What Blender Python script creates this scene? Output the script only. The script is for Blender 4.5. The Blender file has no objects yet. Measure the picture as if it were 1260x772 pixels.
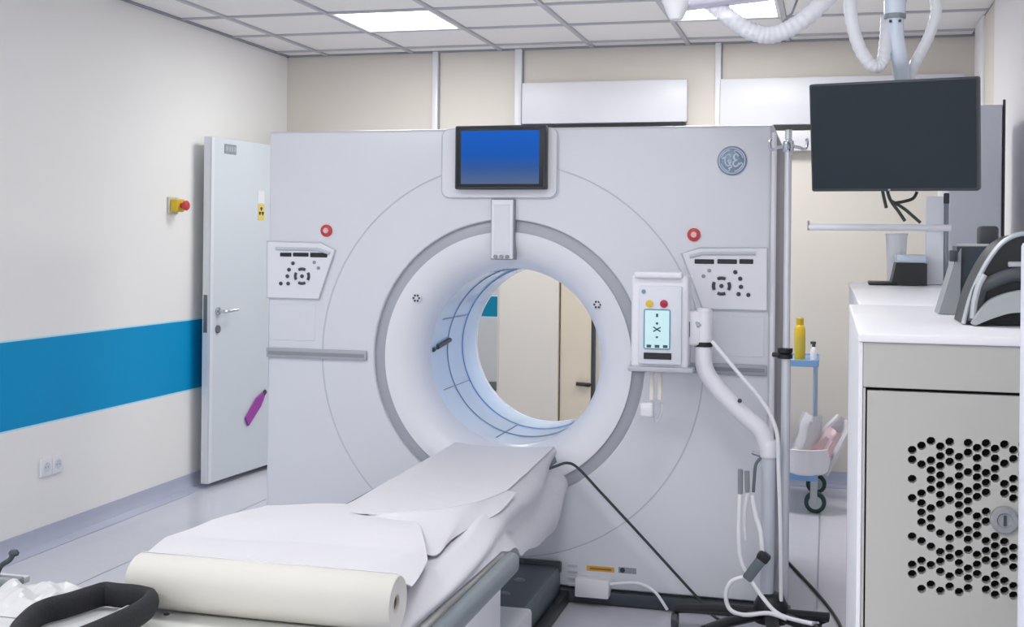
import bpy, bmesh, math, random
from mathutils import Vector, Matrix, noise
random.seed(7)
S = bpy.context.scene
C = S.collection
PI = math.pi

# ------------------------------------------------------------------ camera
F_PX = 1480.0; CAM_H = 1.40; ROLL = 0.0105; YAW = math.radians(14.75)
PCX, PCY = 630.0, 296.0            # the optical axis falls here in the 1260x772 frame (shifted lens)
_s, _c = math.sin(YAW), math.cos(YAW)
FWD = Vector((-_s, _c, 0)); RGT = Vector((_c, _s, 0)); UPV = Vector((0, 0, 1))
cam_data = bpy.data.cameras.new('camera'); cam = bpy.data.objects.new('camera', cam_data); C.objects.link(cam)
cr = RGT * math.cos(ROLL) + UPV * math.sin(ROLL)
cu = -RGT * math.sin(ROLL) + UPV * math.cos(ROLL)
m = Matrix.Identity(4)
for i in range(3):
    m[i][0] = cr[i]; m[i][1] = cu[i]; m[i][2] = -FWD[i]
m[2][3] = CAM_H
cam.matrix_world = m
cam_data.sensor_fit = 'HORIZONTAL'; cam_data.sensor_width = 36.0
cam_data.lens = F_PX / 1260.0 * 36.0
cam_data.shift_x = 0.0; cam_data.shift_y = -(386.0 - PCY) / 1260.0
cam_data.clip_start = 0.05
S.camera = cam

# ------------------------------------------------------------------ world, exposure
w = bpy.data.worlds.new('world'); S.world = w; w.use_nodes = True
w.node_tree.nodes['Background'].inputs[0].default_value = (0.75, 0.82, 1.0, 1)
w.node_tree.nodes['Background'].inputs[1].default_value = 0.3
S.view_settings.view_transform = 'Standard'; S.view_settings.look = 'None'
S.view_settings.gamma = 1.0; S.view_settings.use_curve_mapping = False
S.view_settings.exposure = 0.0
S.cycles.max_bounces = 16; S.cycles.diffuse_bounces = 12; S.cycles.glossy_bounces = 6
LAMP_W = 19.0                     # each ceiling panel
PANELS = [(-2.27, 6.14), (-0.53, 6.14), (-2.27, 2.66), (-0.53, 2.66), (-2.27, -0.24), (-0.53, -0.24)]  # first pair is seen; the other four are unseen, added to even the light
PANEL_W = [0.62, 1.02, 0.55, 0.46, 1.5, 1.35]   # the rear pair is dimmer
PITCH = 0.58
CEIL = 2.58

def area_light(name, x, y, z, sx, sy, watts, col=(1, 0.985, 0.965)):
    l = bpy.data.lights.new(name, 'AREA'); l.shape = 'RECTANGLE'; l.size = sx; l.size_y = sy
    l.energy = watts; l.color = col
    o = bpy.data.objects.new(name, l); C.objects.link(o); o.location = (x, y, z)
    return o
for i, (lx, ly) in enumerate(PANELS):
    area_light('panel_light', lx, ly, CEIL - 0.012, 0.52, 0.52, LAMP_W * PANEL_W[i], (0.985, 0.99, 0.985))
area_light('corridor_light', -2.6, 9.2, CEIL - 0.05, 0.6, 1.2, 40)

# ------------------------------------------------------------------ pixel -> place
def ray(px, py):
    dx, dy = px - PCX, py - PCY
    x = dx * math.cos(ROLL) + dy * math.sin(ROLL); y = -dx * math.sin(ROLL) + dy * math.cos(ROLL)
    return FWD + RGT * (x / F_PX) + UPV * (-y / F_PX)
def W(px, py, X=None, Y=None, Z=None, D=None):
    d = ray(px, py)
    if X is not None: t = X / d.x
    elif Y is not None: t = Y / d.y
    elif Z is not None: t = (Z - CAM_H) / d.z
    else: t = D
    return Vector((d.x * t, d.y * t, CAM_H + d.z * t))

# ------------------------------------------------------------------ materials
MATS = {}
def srgb(h):
    if isinstance(h, str):
        c = [int(h[i:i + 2], 16) / 255 for i in (0, 2, 4)]
    else: c = h
    return tuple((v / 12.92 if v <= 0.04045 else ((v + 0.055) / 1.055) ** 2.4) for v in c) + (1,)
def mat(name, col, rough=0.5, metal=0.0, var=0.03, scale=6.0, bump=0.0, bscale=60.0, emit=0.0, trans=0.0, coat=0.0, alpha=1.0, spec=None):
    if name in MATS: return MATS[name]
    M = bpy.data.materials.new(name); M.use_nodes = True; n = M.node_tree.nodes; l = M.node_tree.links
    b = n['Principled BSDF']
    c = srgb(col)
    tc = n.new('ShaderNodeTexCoord'); nz = n.new('ShaderNodeTexNoise'); nz.inputs['Scale'].default_value = scale
    nz.inputs['Detail'].default_value = 4
    l.new(tc.outputs['Object'], nz.inputs['Vector'])
    mx = n.new('ShaderNodeMix'); mx.data_type = 'RGBA'
    mx.inputs[6].default_value = tuple(max(0, v * (1 - var)) for v in c[:3]) + (1,)
    mx.inputs[7].default_value = tuple(min(1, v * (1 + var)) for v in c[:3]) + (1,)
    l.new(nz.outputs['Fac'], mx.inputs[0]); l.new(mx.outputs[2], b.inputs['Base Color'])
    b.inputs['Roughness'].default_value = rough; b.inputs['Metallic'].default_value = metal
    if spec is not None: b.inputs['Specular IOR Level'].default_value = spec
    if coat: b.inputs['Coat Weight'].default_value = coat
    if trans: b.inputs['Transmission Weight'].default_value = trans
    if alpha < 1: b.inputs['Alpha'].default_value = alpha
    if emit:
        l.new(mx.outputs[2], b.inputs['Emission Color']); b.inputs['Emission Strength'].default_value = emit
    if bump:
        n2 = n.new('ShaderNodeTexNoise'); n2.inputs['Scale'].default_value = bscale; n2.inputs['Detail'].default_value = 3
        l.new(tc.outputs['Object'], n2.inputs['Vector'])
        bp = n.new('ShaderNodeBump'); bp.inputs['Strength'].default_value = bump; bp.inputs['Distance'].default_value = 0.01
        l.new(n2.outputs['Fac'], bp.inputs['Height']); l.new(bp.outputs['Normal'], b.inputs['Normal'])
    MATS[name] = M
    return M

def wall_paint(name, wall, stripe, z0, z1):
    M = bpy.data.materials.new(name); M.use_nodes = True; n = M.node_tree.nodes; l = M.node_tree.links
    b = n['Principled BSDF']; b.inputs['Roughness'].default_value = 0.6; b.inputs['Specular IOR Level'].default_value = 0.2
    g = n.new('ShaderNodeNewGeometry'); sx = n.new('ShaderNodeSeparateXYZ'); l.new(g.outputs['Position'], sx.inputs[0])
    mr = n.new('ShaderNodeMapRange'); mr.inputs[1].default_value = 0; mr.inputs[2].default_value = 2.0
    l.new(sx.outputs['Z'], mr.inputs[0])
    r = n.new('ShaderNodeValToRGB'); r.color_ramp.interpolation = 'CONSTANT'
    e = r.color_ramp.elements
    lt = srgb('b9e3f2'); wl = srgb(wall); st = srgb(stripe)
    e[0].position = 0; e[0].color = wl
    e[1].position = (z0 - 0.012) / 2; e[1].color = lt
    for p, c in ((z0 / 2, st), (z1 / 2, lt), ((z1 + 0.012) / 2, wl)):
        q = e.new(p); q.color = c
    l.new(mr.outputs[0], r.inputs[0])
    nz = n.new('ShaderNodeTexNoise'); nz.inputs['Scale'].default_value = 1.3; l.new(g.outputs['Position'], nz.inputs['Vector'])
    mx = n.new('ShaderNodeMix'); mx.data_type = 'RGBA'; mx.blend_type = 'MULTIPLY'; mx.inputs[0].default_value = 0.06
    l.new(r.outputs[0], mx.inputs[6]); l.new(nz.outputs['Fac'], mx.inputs[7]); l.new(mx.outputs[2], b.inputs['Base Color'])
    return M

M_WALL_L = wall_paint('wall_left_paint', 'efeeeb', '0094ca', 0.553, 0.930)
M_WALL = mat('wall_beige', 'd9d3c9', 0.6, var=0.02, scale=1.5)
M_WALL2 = mat('wall_lilac', 'e4e2e4', 0.6, var=0.02, scale=1.5)
M_CORR = wall_paint('corridor_paint', 'c9cdcf', '1183a6', 0.685, 0.875)
M_CEILT = mat('ceiling_tile', 'eeecea', 0.8, var=0.02, scale=30, bump=0.15, bscale=220)
M_GRID = mat('grid_metal', 'b9b9c0', 0.5, var=0.01)
M_FLOOR = mat('vinyl_floor', 'cdcdd6', 0.22, var=0.035, scale=14, bump=0.02, bscale=30)
M_SEAM = mat('vinyl_seam', '9a98a8', 0.4)
M_COVE = mat('vinyl_cove', 'b3b7c9', 0.35, var=0.03)
M_WHITE = mat('white_plastic', 'e6e6ea', 0.32, var=0.012, scale=3)
M_GANTRY = mat('gantry_shell', 'd9dbe0', 0.3, var=0.015, scale=2.0)
M_GANTRY2 = mat('gantry_flare', 'e2e3e8', 0.28, var=0.01, scale=2.0)
M_BAND = mat('gantry_grey_band', 'a9abb3', 0.35, var=0.02)
M_GROOVE = mat('groove_grey', 'c3c7ce', 0.5, var=0.02)
M_LINER = mat('bore_liner_film', 'cde5ff', 0.16, var=0.03, scale=4, coat=0.4)
M_DARK = mat('dark_grey_plastic', '3b4047', 0.45, var=0.06)
M_BLACK = mat('black_plastic', '16181c', 0.42, var=0.1)
M_BLACKM = mat('black_fabric', '1b1c21', 0.75, var=0.25, scale=40, bump=0.3, bscale=300)
M_SLATE = mat('slate_grey_plastic', '626b70', 0.45, var=0.08, scale=10)
M_RAIL = mat('rail_grey', '8d979d', 0.35, metal=0.4, var=0.05)
M_CHROME = mat('chrome', 'c9ccd2', 0.16, metal=0.9, var=0.03)
M_SHEET = mat('paper_sheet', 'd9d8dc', 0.7, var=0.012, scale=3, bump=0.35, bscale=9)
M_ROLL = mat('paper_roll', 'cfcdc6', 0.75, var=0.02, scale=5, bump=0.05, bscale=40)
M_KRAFT = mat('core_card', 'c9c3b6', 0.8)
M_BEIGE = mat('beige_metal', 'b5b4ae', 0.45, var=0.015)
M_RED = mat('red_button', 'c23a3c', 0.35)
M_REDL = mat('red_ring', 'e2b9bb', 0.4)
M_YEL = mat('yellow_plastic', 'd8b82c', 0.4)
M_STICK = mat('yellow_sticker', 'ddc86a', 0.5, var=0.1, scale=60)
M_AMBER = mat('amber_sticker', 'd9a43c', 0.5, var=0.1, scale=60)
M_PURP = mat('purple_tag', '9a3f9e', 0.5, var=0.12, scale=20)
M_BLUE = mat('blue_metal', '7fa9d6', 0.35, var=0.03)
M_GREEN = mat('green_rubber', '27483f', 0.5)
M_HOSE = mat('white_hose', 'e9e9ec', 0.35, var=0.02)
M_HOSE2 = mat('clear_hose', 'd8d8da', 0.25, var=0.02)
M_LOGO = mat('emblem_blue_grey', '7f92a3', 0.35, metal=0.3)
M_LOGOL = mat('emblem_light', 'ccd5e6', 0.3, metal=0.2)
M_LAV = mat('arm_lavender', 'd9d6e6', 0.35, var=0.02)
M_BWHITE = mat('blue_white_tube', 'd5e0ec', 0.25, var=0.02)
M_DOOR = mat('door_leaf_grey', 'cfd6db', 0.4, var=0.015, scale=2)
M_DOORE = mat('door_edge_white', 'dcdfe3', 0.4)
M_LOCKER = mat('locker_grey', 'd8dce5', 0.45, var=0.02)
M_MONI = mat('monitor_glass_dark', '262f36', 0.45, var=0.03, spec=0.25)
M_CABLE = mat('cable_dark', '333a38', 0.5)
M_SILVER = mat('silver_plastic', 'b3b9bd', 0.35, metal=0.3, var=0.05)
M_GREY = mat('mid_grey_plastic', '8b9094', 0.45, var=0.06)
M_PINK = mat('pink_paper', 'e0c4c8', 0.7, var=0.1, scale=30)
M_PALE = mat('screen_pale', 'b8d6d8', 0.3, emit=0.35)
M_TRAY = mat('tray_white', 'c9cacb', 0.4, var=0.03)
M_FOOT = mat('table_foot_cream', 'd5d6d1', 0.4, var=0.03)
M_LAMP = mat('lamp_diffuser', 'ffffff', 0.5, emit=6.0, var=0.0)

def screen_mat():
    M = bpy.data.materials.new('blue_screen'); M.use_nodes = True; n = M.node_tree.nodes; l = M.node_tree.links
    b = n['Principled BSDF']; b.inputs['Roughness'].default_value = 0.25; b.inputs['Specular IOR Level'].default_value = 0.06
    tc = n.new('ShaderNodeTexCoord'); sx = n.new('ShaderNodeSeparateXYZ'); l.new(tc.outputs['Generated'], sx.inputs[0])
    r = n.new('ShaderNodeValToRGB'); e = r.color_ramp.elements
    e[0].position = 0.0; e[0].color = srgb('5a6d8c'); e[1].position = 0.95; e[1].color = srgb('005fcb')
    q = e.new(0.3); q.color = srgb('2f5a9e'); q = e.new(0.55); q.color = srgb('0058bb')
    l.new(sx.outputs['Z'], r.inputs[0]); l.new(r.outputs[0], b.inputs['Emission Color'])
    b.inputs['Emission Strength'].default_value = 0.8; b.inputs['Base Color'].default_value = (0.01, 0.02, 0.05, 1)
    return M
M_SCREEN = screen_mat()

# ------------------------------------------------------------------ mesh builder
class MB:
    def __init__(self): self.v = []; self.f = []
    def add(self, vs, fs):
        o = len(self.v); self.v += [Vector(p) for p in vs]; self.f += [tuple(i + o for i in q) for q in fs]; return self
    def box(self, x0, x1, y0, y1, z0, z1):
        vs = [(x, y, z) for z in (z0, z1) for y in (y0, y1) for x in (x0, x1)]
        return self.add(vs, [(0, 2, 3, 1), (4, 5, 7, 6), (0, 1, 5, 4), (2, 6, 7, 3), (0, 4, 6, 2), (1, 3, 7, 5)])
    def rbox(self, x0, x1, y0, y1, z0, z1, r=0.005, seg=2, mtx=None):
        bm = bmesh.new(); bmesh.ops.create_cube(bm, size=1)
        for q in bm.verts:
            q.co = Vector(((x0 + x1) / 2 + q.co.x * (x1 - x0), (y0 + y1) / 2 + q.co.y * (y1 - y0), (z0 + z1) / 2 + q.co.z * (z1 - z0)))
        bmesh.ops.bevel(bm, geom=bm.edges[:], offset=r, segments=seg, affect='EDGES', profile=0.5, clamp_overlap=True)
        bm.verts.index_update()
        vs = [(mtx @ q.co) if mtx else q.co.copy() for q in bm.verts]
        fs = [[q.index for q in f.verts] for f in bm.faces]; bm.free()
        return self.add(vs, fs)
    def tube(self, pts, r, n=10, closed=False, rfun=None, flat=1.0):
        pts = [Vector(p) for p in pts]; N = len(pts); rings = []; up = None
        for i, p in enumerate(pts):
            if closed: t = (pts[(i + 1) % N] - pts[i - 1])
            else: t = pts[min(i + 1, N - 1)] - pts[max(i - 1, 0)]
            t.normalize()
            if up is None:
                up = Vector((0, 0, 1)) if abs(t.z) < 0.9 else Vector((0, 1, 0))
            a = up - t * up.dot(t)
            if a.length < 1e-5: a = Vector((1, 0, 0)) - t * t.x
            a.normalize(); up = a; b = t.cross(a)
            rr = rfun(i / max(1, N - 1)) * r if rfun else r
            rings.append([p + a * (math.cos(2 * PI * k / n) * rr * flat) + b * (math.sin(2 * PI * k / n) * rr) for k in range(n)])
        vs = [q for g in rings for q in g]; fs = []
        for i in range(N if closed else N - 1):
            j = (i + 1) % N
            for k in range(n):
                k2 = (k + 1) % n
                fs.append((i * n + k, i * n + k2, j * n + k2, j * n + k))
        if not closed:
            fs.append(tuple(range(n))[::-1]); fs.append(tuple((N - 1) * n + k for k in range(n)))
        return self.add(vs, fs)
    def lathe(self, prof, axis='Z', c=(0, 0, 0), n=32, cap=True):
        c = Vector(c); vs = []; fs = []
        for (r, h) in prof:
            for k in range(n):
                a = 2 * PI * k / n; x, y = r * math.cos(a), r * math.sin(a)
                vs.append(c + (Vector((x, y, h)) if axis == 'Z' else Vector((x, h, y)) if axis == 'Y' else Vector((h, x, y))))
        for i in range(len(prof) - 1):
            for k in range(n):
                k2 = (k + 1) % n; fs.append((i * n + k, i * n + k2, (i + 1) * n + k2, (i + 1) * n + k))
        if cap:
            if prof[0][0] > 1e-6: fs.append(tuple(range(n)))
            if prof[-1][0] > 1e-6: fs.append(tuple((len(prof) - 1) * n + k for k in range(n)))
        return self.add(vs, fs)
    def prism(self, poly, y0, y1, plane='XZ'):
        # poly in (a,b); extruded along the third axis
        def P(a, b, h): return (a, h, b) if plane == 'XZ' else (a, b, h) if plane == 'XY' else (h, a, b)
        N = len(poly); vs = [P(a, b, y0) for a, b in poly] + [P(a, b, y1) for a, b in poly]
        fs = [tuple(range(N)), tuple(range(2 * N - 1, N - 1, -1))]
        for i in range(N):
            j = (i + 1) % N; fs.append((i, j, j + N, i + N))
        return self.add(vs, fs)
    def grid(self, fn, nu, nv, thick=0.0):
        vs = [Vector(fn(i / (nu - 1), j / (nv - 1))) for i in range(nu) for j in range(nv)]
        fs = [(i * nv + j, i * nv + j + 1, (i + 1) * nv + j + 1, (i + 1) * nv + j) for i in range(nu - 1) for j in range(nv - 1)]
        if thick:
            bm = bmesh.new(); bv = [bm.verts.new(p) for p in vs]
            for q in fs: bm.faces.new([bv[i] for i in q])
            bm.normal_update()
            nn = [q.normal.copy() for q in bv]; bm.free()
            o = len(vs); vs2 = [p - nn[i] * thick for i, p in enumerate(vs)]
            fs2 = [tuple(i + o for i in reversed(q)) for q in fs]
            edge = [(i, 0) for i in range(nu)] + [(nu - 1, j) for j in range(1, nv)] + [(i, nv - 1) for i in range(nu - 2, -1, -1)] + [(0, j) for j in range(nv - 2, 0, -1)]
            idx = [i * nv + j for i, j in edge]
            for a in range(len(idx)):
                b = (a + 1) % len(idx); fs2.append((idx[a], idx[b], idx[b] + o, idx[a] + o))
            return self.add(vs + vs2, fs + fs2)
        return self.add(vs, fs)
    def xf(self, mtx):
        self.v = [mtx @ p for p in self.v]; return self

def smooth(pts, k=6, closed=False):
    pts = [Vector(p) for p in pts]; out = []; N = len(pts)
    rng = range(N) if closed else range(N - 1)
    for i in rng:
        if closed: p0, p1, p2, p3 = pts[i - 1], pts[i], pts[(i + 1) % N], pts[(i + 2) % N]
        else: p0, p1, p2, p3 = pts[max(i - 1, 0)], pts[i], pts[i + 1], pts[min(i + 2, N - 1)]
        for j in range(k):
            t = j / k
            out.append(0.5 * ((2 * p1) + (p2 - p0) * t + (2 * p0 - 5 * p1 + 4 * p2 - p3) * t * t + (3 * p1 - p0 - 3 * p2 + p3) * t ** 3))
    if not closed: out.append(pts[-1])
    return out

def origin_of(p):
    o = Vector((0, 0, 0))
    while p is not None:
        o += p.location; p = p.parent
    return o
def obj(name, mb, material, parent=None, angle=35, flip=True):
    me = bpy.data.meshes.new(name)
    if parent is None:
        zs = min(p.z for p in mb.v); xs = [p.x for p in mb.v]; ys = [p.y for p in mb.v]
        off = Vector(((min(xs) + max(xs)) / 2, (min(ys) + max(ys)) / 2, zs))
    else: off = origin_of(parent)
    me.from_pydata([p - off for p in mb.v], [], mb.f); me.update()
    if flip:
        bm = bmesh.new(); bm.from_mesh(me); bmesh.ops.recalc_face_normals(bm, faces=bm.faces[:]); bm.to_mesh(me); bm.free()
    me.polygons.foreach_set('use_smooth', [True] * len(me.polygons))
    me.set_sharp_from_angle(angle=math.radians(angle))
    me.materials.append(material)
    o = bpy.data.objects.new(name, me); C.objects.link(o)
    if parent is None: o.location = off
    else: o.parent = parent
    return o
def tag(o, label, cat, group=None):
    o['label'] = label; o['category'] = cat
    if group: o['group'] = group
    return o
def thing(name, label, cat, loc, group=None):
    o = bpy.data.objects.new(name, None); C.objects.link(o); o.location = loc; o.empty_display_size = 0.1
    return tag(o, label, cat, group)
def struct(name, mb, material, parent=None):
    o = obj(name, mb, material, parent)
    if parent is None: o['kind'] = 'structure'
    return o

# ------------------------------------------------------------------ the room
XL, XR, YB, YF = -3.42, 0.78, 7.20, -1.20
DOOR_X0, DOOR_X1, DOOR_H = -3.20, -1.985, 2.02
floor = struct('floor', MB().box(XL - 0.1, XR + 0.1, YF - 0.1, 11.0, -0.10, 0.0), M_FLOOR)
for sx_ in (-0.03, -2.9):
    obj('seam', MB().box(sx_ - 0.004, sx_ + 0.004, YF, 7.1, -0.001, 0.0006), M_SEAM, floor)
struct('wall_left', MB().box(XL - 0.1, XL, YF - 0.1, YB + 0.1, 0, 2.75), M_WALL_L)
wb = MB().box(XL, DOOR_X0, YB, YB + 0.12, 0, 2.75).box(DOOR_X1, XR + 0.1, YB, YB + 0.12, 0, 2.75).box(DOOR_X0, DOOR_X1, YB, YB + 0.12, DOOR_H, 2.75)
struct('wall_back', wb, M_WALL)
struct('wall_right', MB().box(XR, XR + 0.1, YF - 0.1, YB, 0, 2.75), M_WALL2)
struct('wall_front', MB().box(XL, XR, YF - 0.1, YF, 0, 2.75), M_WALL2)
# corridor seen through the bore
struct('wall_corridor_back', MB().box(-4.6, 0.2, 10.8, 10.9, 0, 2.75), M_CORR)
struct('wall_corridor_left', MB().box(-4.7, -4.6, YB + 0.12, 10.9, 0, 2.75), M_WALL2)
struct('wall_corridor_right', MB().box(0.2, 0.3, YB + 0.12, 10.9, 0, 2.75), M_WALL2)
struct('ceiling_corridor', MB().box(-4.7, 0.3, YB + 0.12, 10.9, 2.60, 2.75), M_CEILT)
struct('floor_corridor', MB().box(-4.7, XL - 0.1, YB + 0.12, 10.9, -0.1, 0.0), M_FLOOR)
struct('baseboard_corridor', MB().box(-4.6, 0.2, 10.785, 10.8, 0, 0.08), M_SLATE)
# cove baseboards
def cove(h=0.085, d=0.03):
    return [(0, 0), (d + 0.05, 0), (d + 0.05, 0.004), (d * 0.7, 0.012), (0.012, 0.03), (0.006, 0.05), (0.006, h), (0, h)]
bl = MB(); bl.prism([(XL + a, b) for a, b in cove()], YF, YB, 'XZ'); struct('baseboard_left', bl, M_COVE)
bb = MB(); bb.prism([(YB - a, b) for a, b in cove()], DOOR_X1, XR, 'YZ'); struct('baseboard_back', bb, M_COVE)
br = MB(); br.prism([(XR - a, b) for a, b in cove()], YF, YB, 'XZ'); struct('baseboard_right', br, M_COVE)
# door casing, wall trunking, pilaster
struct('trim_1', MB().rbox(DOOR_X0 - 0.05, DOOR_X0, YB - 0.03, YB + 0.15, 0, DOOR_H + 0.05, 0.004).rbox(DOOR_X0 + 0.0005, DOOR_X1 - 0.0005, YB - 0.03, YB + 0.15, DOOR_H - 0.005, DOOR_H + 0.05, 0.004), M_WHITE)
n_trim = 2
for px, wd in ((537, 0.035), (639, 0.045), (884, 0.035)):
    x = W(px, 90, Y=YB).x
    t = struct('trim_%d' % n_trim, MB().rbox(x - wd / 2, x + wd / 2, YB - 0.03, YB, 1.3, CEIL + 0.0, 0.004), M_WHITE); n_trim += 1
    obj('cover_strip', MB().box(x + wd / 2, x + wd / 2 + 0.008, YB - 0.012, YB, 1.3, CEIL), M_GREY, t)
# projecting wall pier and narrow door seen through the bore
struct('trim_%d' % n_trim, MB().rbox(DOOR_X1 + 0.03, -1.585, YB - 0.06, YB + 0.0, 0.0, 2.05, 0.004), M_WALL); n_trim += 1
d2 = struct('door_2', MB().rbox(-1.575, -1.385, YB - 0.035, YB, 0.02, 2.0, 0.003), mat('door_cream', 'd9cdb8', 0.5))
obj('door_gap', MB().box(-1.383, -1.362, YB - 0.025, YB, 0.3, 0.98), M_DARK, d2)
obj('handle', MB().tube([(-1.39, YB - 0.05, 0.53), (-1.47, YB - 0.055, 0.535)], 0.012).tube([(-1.395, YB - 0.05, 0.53), (-1.395, YB - 0.02, 0.53)], 0.012), M_BLACK, d2)
# right wall joinery: white profile and the nearer wall layer
ya = W(1207, 60, X=XR).y; yb_ = W(1216, 60, X=XR).y; yc_ = W(1233, 60, X=XR).y
struct('trim_%d' % n_trim, MB().rbox(XR - 0.03, XR, yb_, ya, 0, CEIL, 0.004), M_WHITE); n_trim += 1
struct('trim_%d' % n_trim, MB().rbox(XR - 0.035, XR, 1.0, yc_, 0, CEIL, 0.004), M_WALL2); n_trim += 1
struct('trim_%d' % n_trim, MB().box(XR - 0.015, XR, yc_ + 0.002, yb_ - 0.002, 0, CEIL), M_WALL); n_trim += 1

# ceiling: slab, exposed grid, tiles
ceiling = struct('ceiling', MB().box(XL - 0.1, XR + 0.1, YF - 0.1, YB + 0.1, CEIL + 0.035, CEIL + 0.15), M_CEILT)
GX0, GY0 = -1.98, 5.85
xs = sorted({XL, XR} | {GX0 + PITCH * k for k in range(-8, 8) if XL + 0.02 < GX0 + PITCH * k < XR - 0.02})
ys = sorted({YF, YB} | {GY0 + PITCH * k for k in range(-16, 8) if YF + 0.02 < GY0 + PITCH * k < YB - 0.02})
for x in xs[1:-1]: obj('grid_bar', MB().box(x - 0.012, x + 0.012, YF, YB, CEIL - 0.004, CEIL + 0.030), M_GRID, ceiling)
for y in ys[1:-1]: obj('grid_bar', MB().box(XL, XR, y - 0.012, y + 0.012, CEIL - 0.0035, CEIL + 0.0295), M_GRID, ceiling)
obj('edge_trim', MB().box(XL, XR, YB - 0.02, YB, CEIL - 0.005, CEIL + 0.034), mat('edge_grey', '8f929c', 0.5), ceiling)
obj('edge_trim', MB().box(XL, XL + 0.02, YF, YB, CEIL - 0.005, CEIL + 0.034), MATS['edge_grey'], ceiling)
tile_cache = {}
def is_lamp(cx, cy): return any(abs(cx - a) < 0.1 and abs(cy - b) < 0.1 for a, b in PANELS)
for i in range(len(xs) - 1):
    for j in range(len(ys) - 1):
        x0, x1, y0, y1 = xs[i], xs[i + 1], ys[j], ys[j + 1]; cx, cy = (x0 + x1) / 2, (y0 + y1) / 2
        if is_lamp(cx, cy): continue
        key = (round(x1 - x0, 3), round(y1 - y0, 3))
        if key not in tile_cache:
            hw, hd = (x1 - x0) / 2 - 0.0125, (y1 - y0) / 2 - 0.0125
            mb = MB().rbox(-hw, hw, -hd, hd, 0.006, 0.030, 0.004, 1)
            o = obj('ceiling_tile', mb, M_CEILT, ceiling); tile_cache[key] = o.data
            # built about its own centre
            for q in o.data.vertices: q.co += origin_of(ceiling)
        else:
            o = bpy.data.objects.new('ceiling_tile', tile_cache[key]); C.objects.link(o); o.parent = ceiling
        o.location = Vector((cx, cy, CEIL)) - origin_of(ceiling)
lamp_names = {0: 'square white light panel glowing in the ceiling left of the gantry screen', 1: 'white ceiling light panel partly hidden behind the suspended monitor arm'}
for k, (lx, ly) in enumerate(PANELS):
    lab = lamp_names.get(k, 'added unseen ceiling light panel above the %s, on the %s' % ('table foot' if ly > 1 else 'space behind the viewpoint', 'left' if lx < -1 else 'right'))
    t = thing('ceiling_light', lab, 'ceiling light', (lx, ly, CEIL), 'ceiling light panels')
    hw = PITCH / 2 - 0.013
    fr = MB()
    for a in (-1, 1):
        fr.box(lx + a * (hw - 0.008) - 0.008, lx + a * (hw - 0.008) + 0.008, ly - hw, ly + hw, CEIL - 0.002, CEIL + 0.03)
        fr.box(lx - hw + 0.016, lx + hw - 0.016, ly + a * (hw - 0.008) - 0.008, ly + a * (hw - 0.008) + 0.008, CEIL - 0.002, CEIL + 0.03)
    obj('frame', fr, M_WHITE, t)
    obj('diffuser', MB().box(lx - hw + 0.016, lx + hw - 0.016, ly - hw + 0.016, ly + hw - 0.016, CEIL + 0.004, CEIL + 0.02), M_LAMP, t)

# ------------------------------------------------------------------ open door leaf beside the left wall
A = Vector((-3.315, 6.02, 0)); B = Vector((-3.215, 7.155, 0))
dv = (B - A).normalized(); nv = Vector((dv.y, -dv.x, 0)); L_D = (B - A).length
Md = Matrix(((dv.x, nv.x, 0, A.x), (dv.y, nv.y, 0, A.y), (0, 0, 1, 0), (0, 0, 0, 1)))   # local: x along leaf, y out of its face to the room
door = struct('door_1', MB().rbox(0, L_D, -0.045, 0.0, 0.03, 1.96, 0.003, 1, Md), M_DOOR)
dm = lambda mb: mb.xf(Md)
obj('edge_strip', dm(MB().rbox(-0.003, 0.0, -0.043, -0.002, 0.032, 1.958, 0.001, 1)), M_DOORE, door)
obj('rebate_edge', dm(MB().rbox(0.0, 0.028, 0.0, 0.006, 0.032, 1.958, 0.002, 1)), M_DOORE, door)
obj('latch_plate', dm(MB().box(-0.0055, -0.003, -0.035, -0.012, 0.87, 1.08)), M_SLATE, door)
obj('rose', dm(MB().lathe([(0.024, 0), (0.024, 0.008), (0.02, 0.01), (0.0, 0.01)], 'Y', (0.08, 0, 0.985), 20)), M_CHROME, door)
obj('handle', dm(MB().tube(smooth([(0.08, 0.008, 0.985), (0.08, 0.045, 0.985), (0.1, 0.055, 0.985), (0.2, 0.052, 0.99)], 5), 0.0095)), M_CHROME, door)
obj('keyhole_plate', dm(MB().lathe([(0.022, 0), (0.022, 0.008), (0.0, 0.009)], 'Y', (0.08, 0, 0.885), 20)), M_SLATE, door)
sg = obj('sign_plate', dm(MB().rbox(0.13, 0.25, 0.0, 0.004, 1.875, 1.93, 0.002, 1)), mat('sign_grey', '8f9a9f', 0.4), door)
sm = MB()
for a, b in ((0.14, 0.165), (0.172, 0.19), (0.197, 0.215), (0.222, 0.238)): sm.box(a, b, 0.004, 0.005, 1.89, 1.917)
obj('sign_lettering', dm(sm), M_SILVER, sg)
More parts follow.
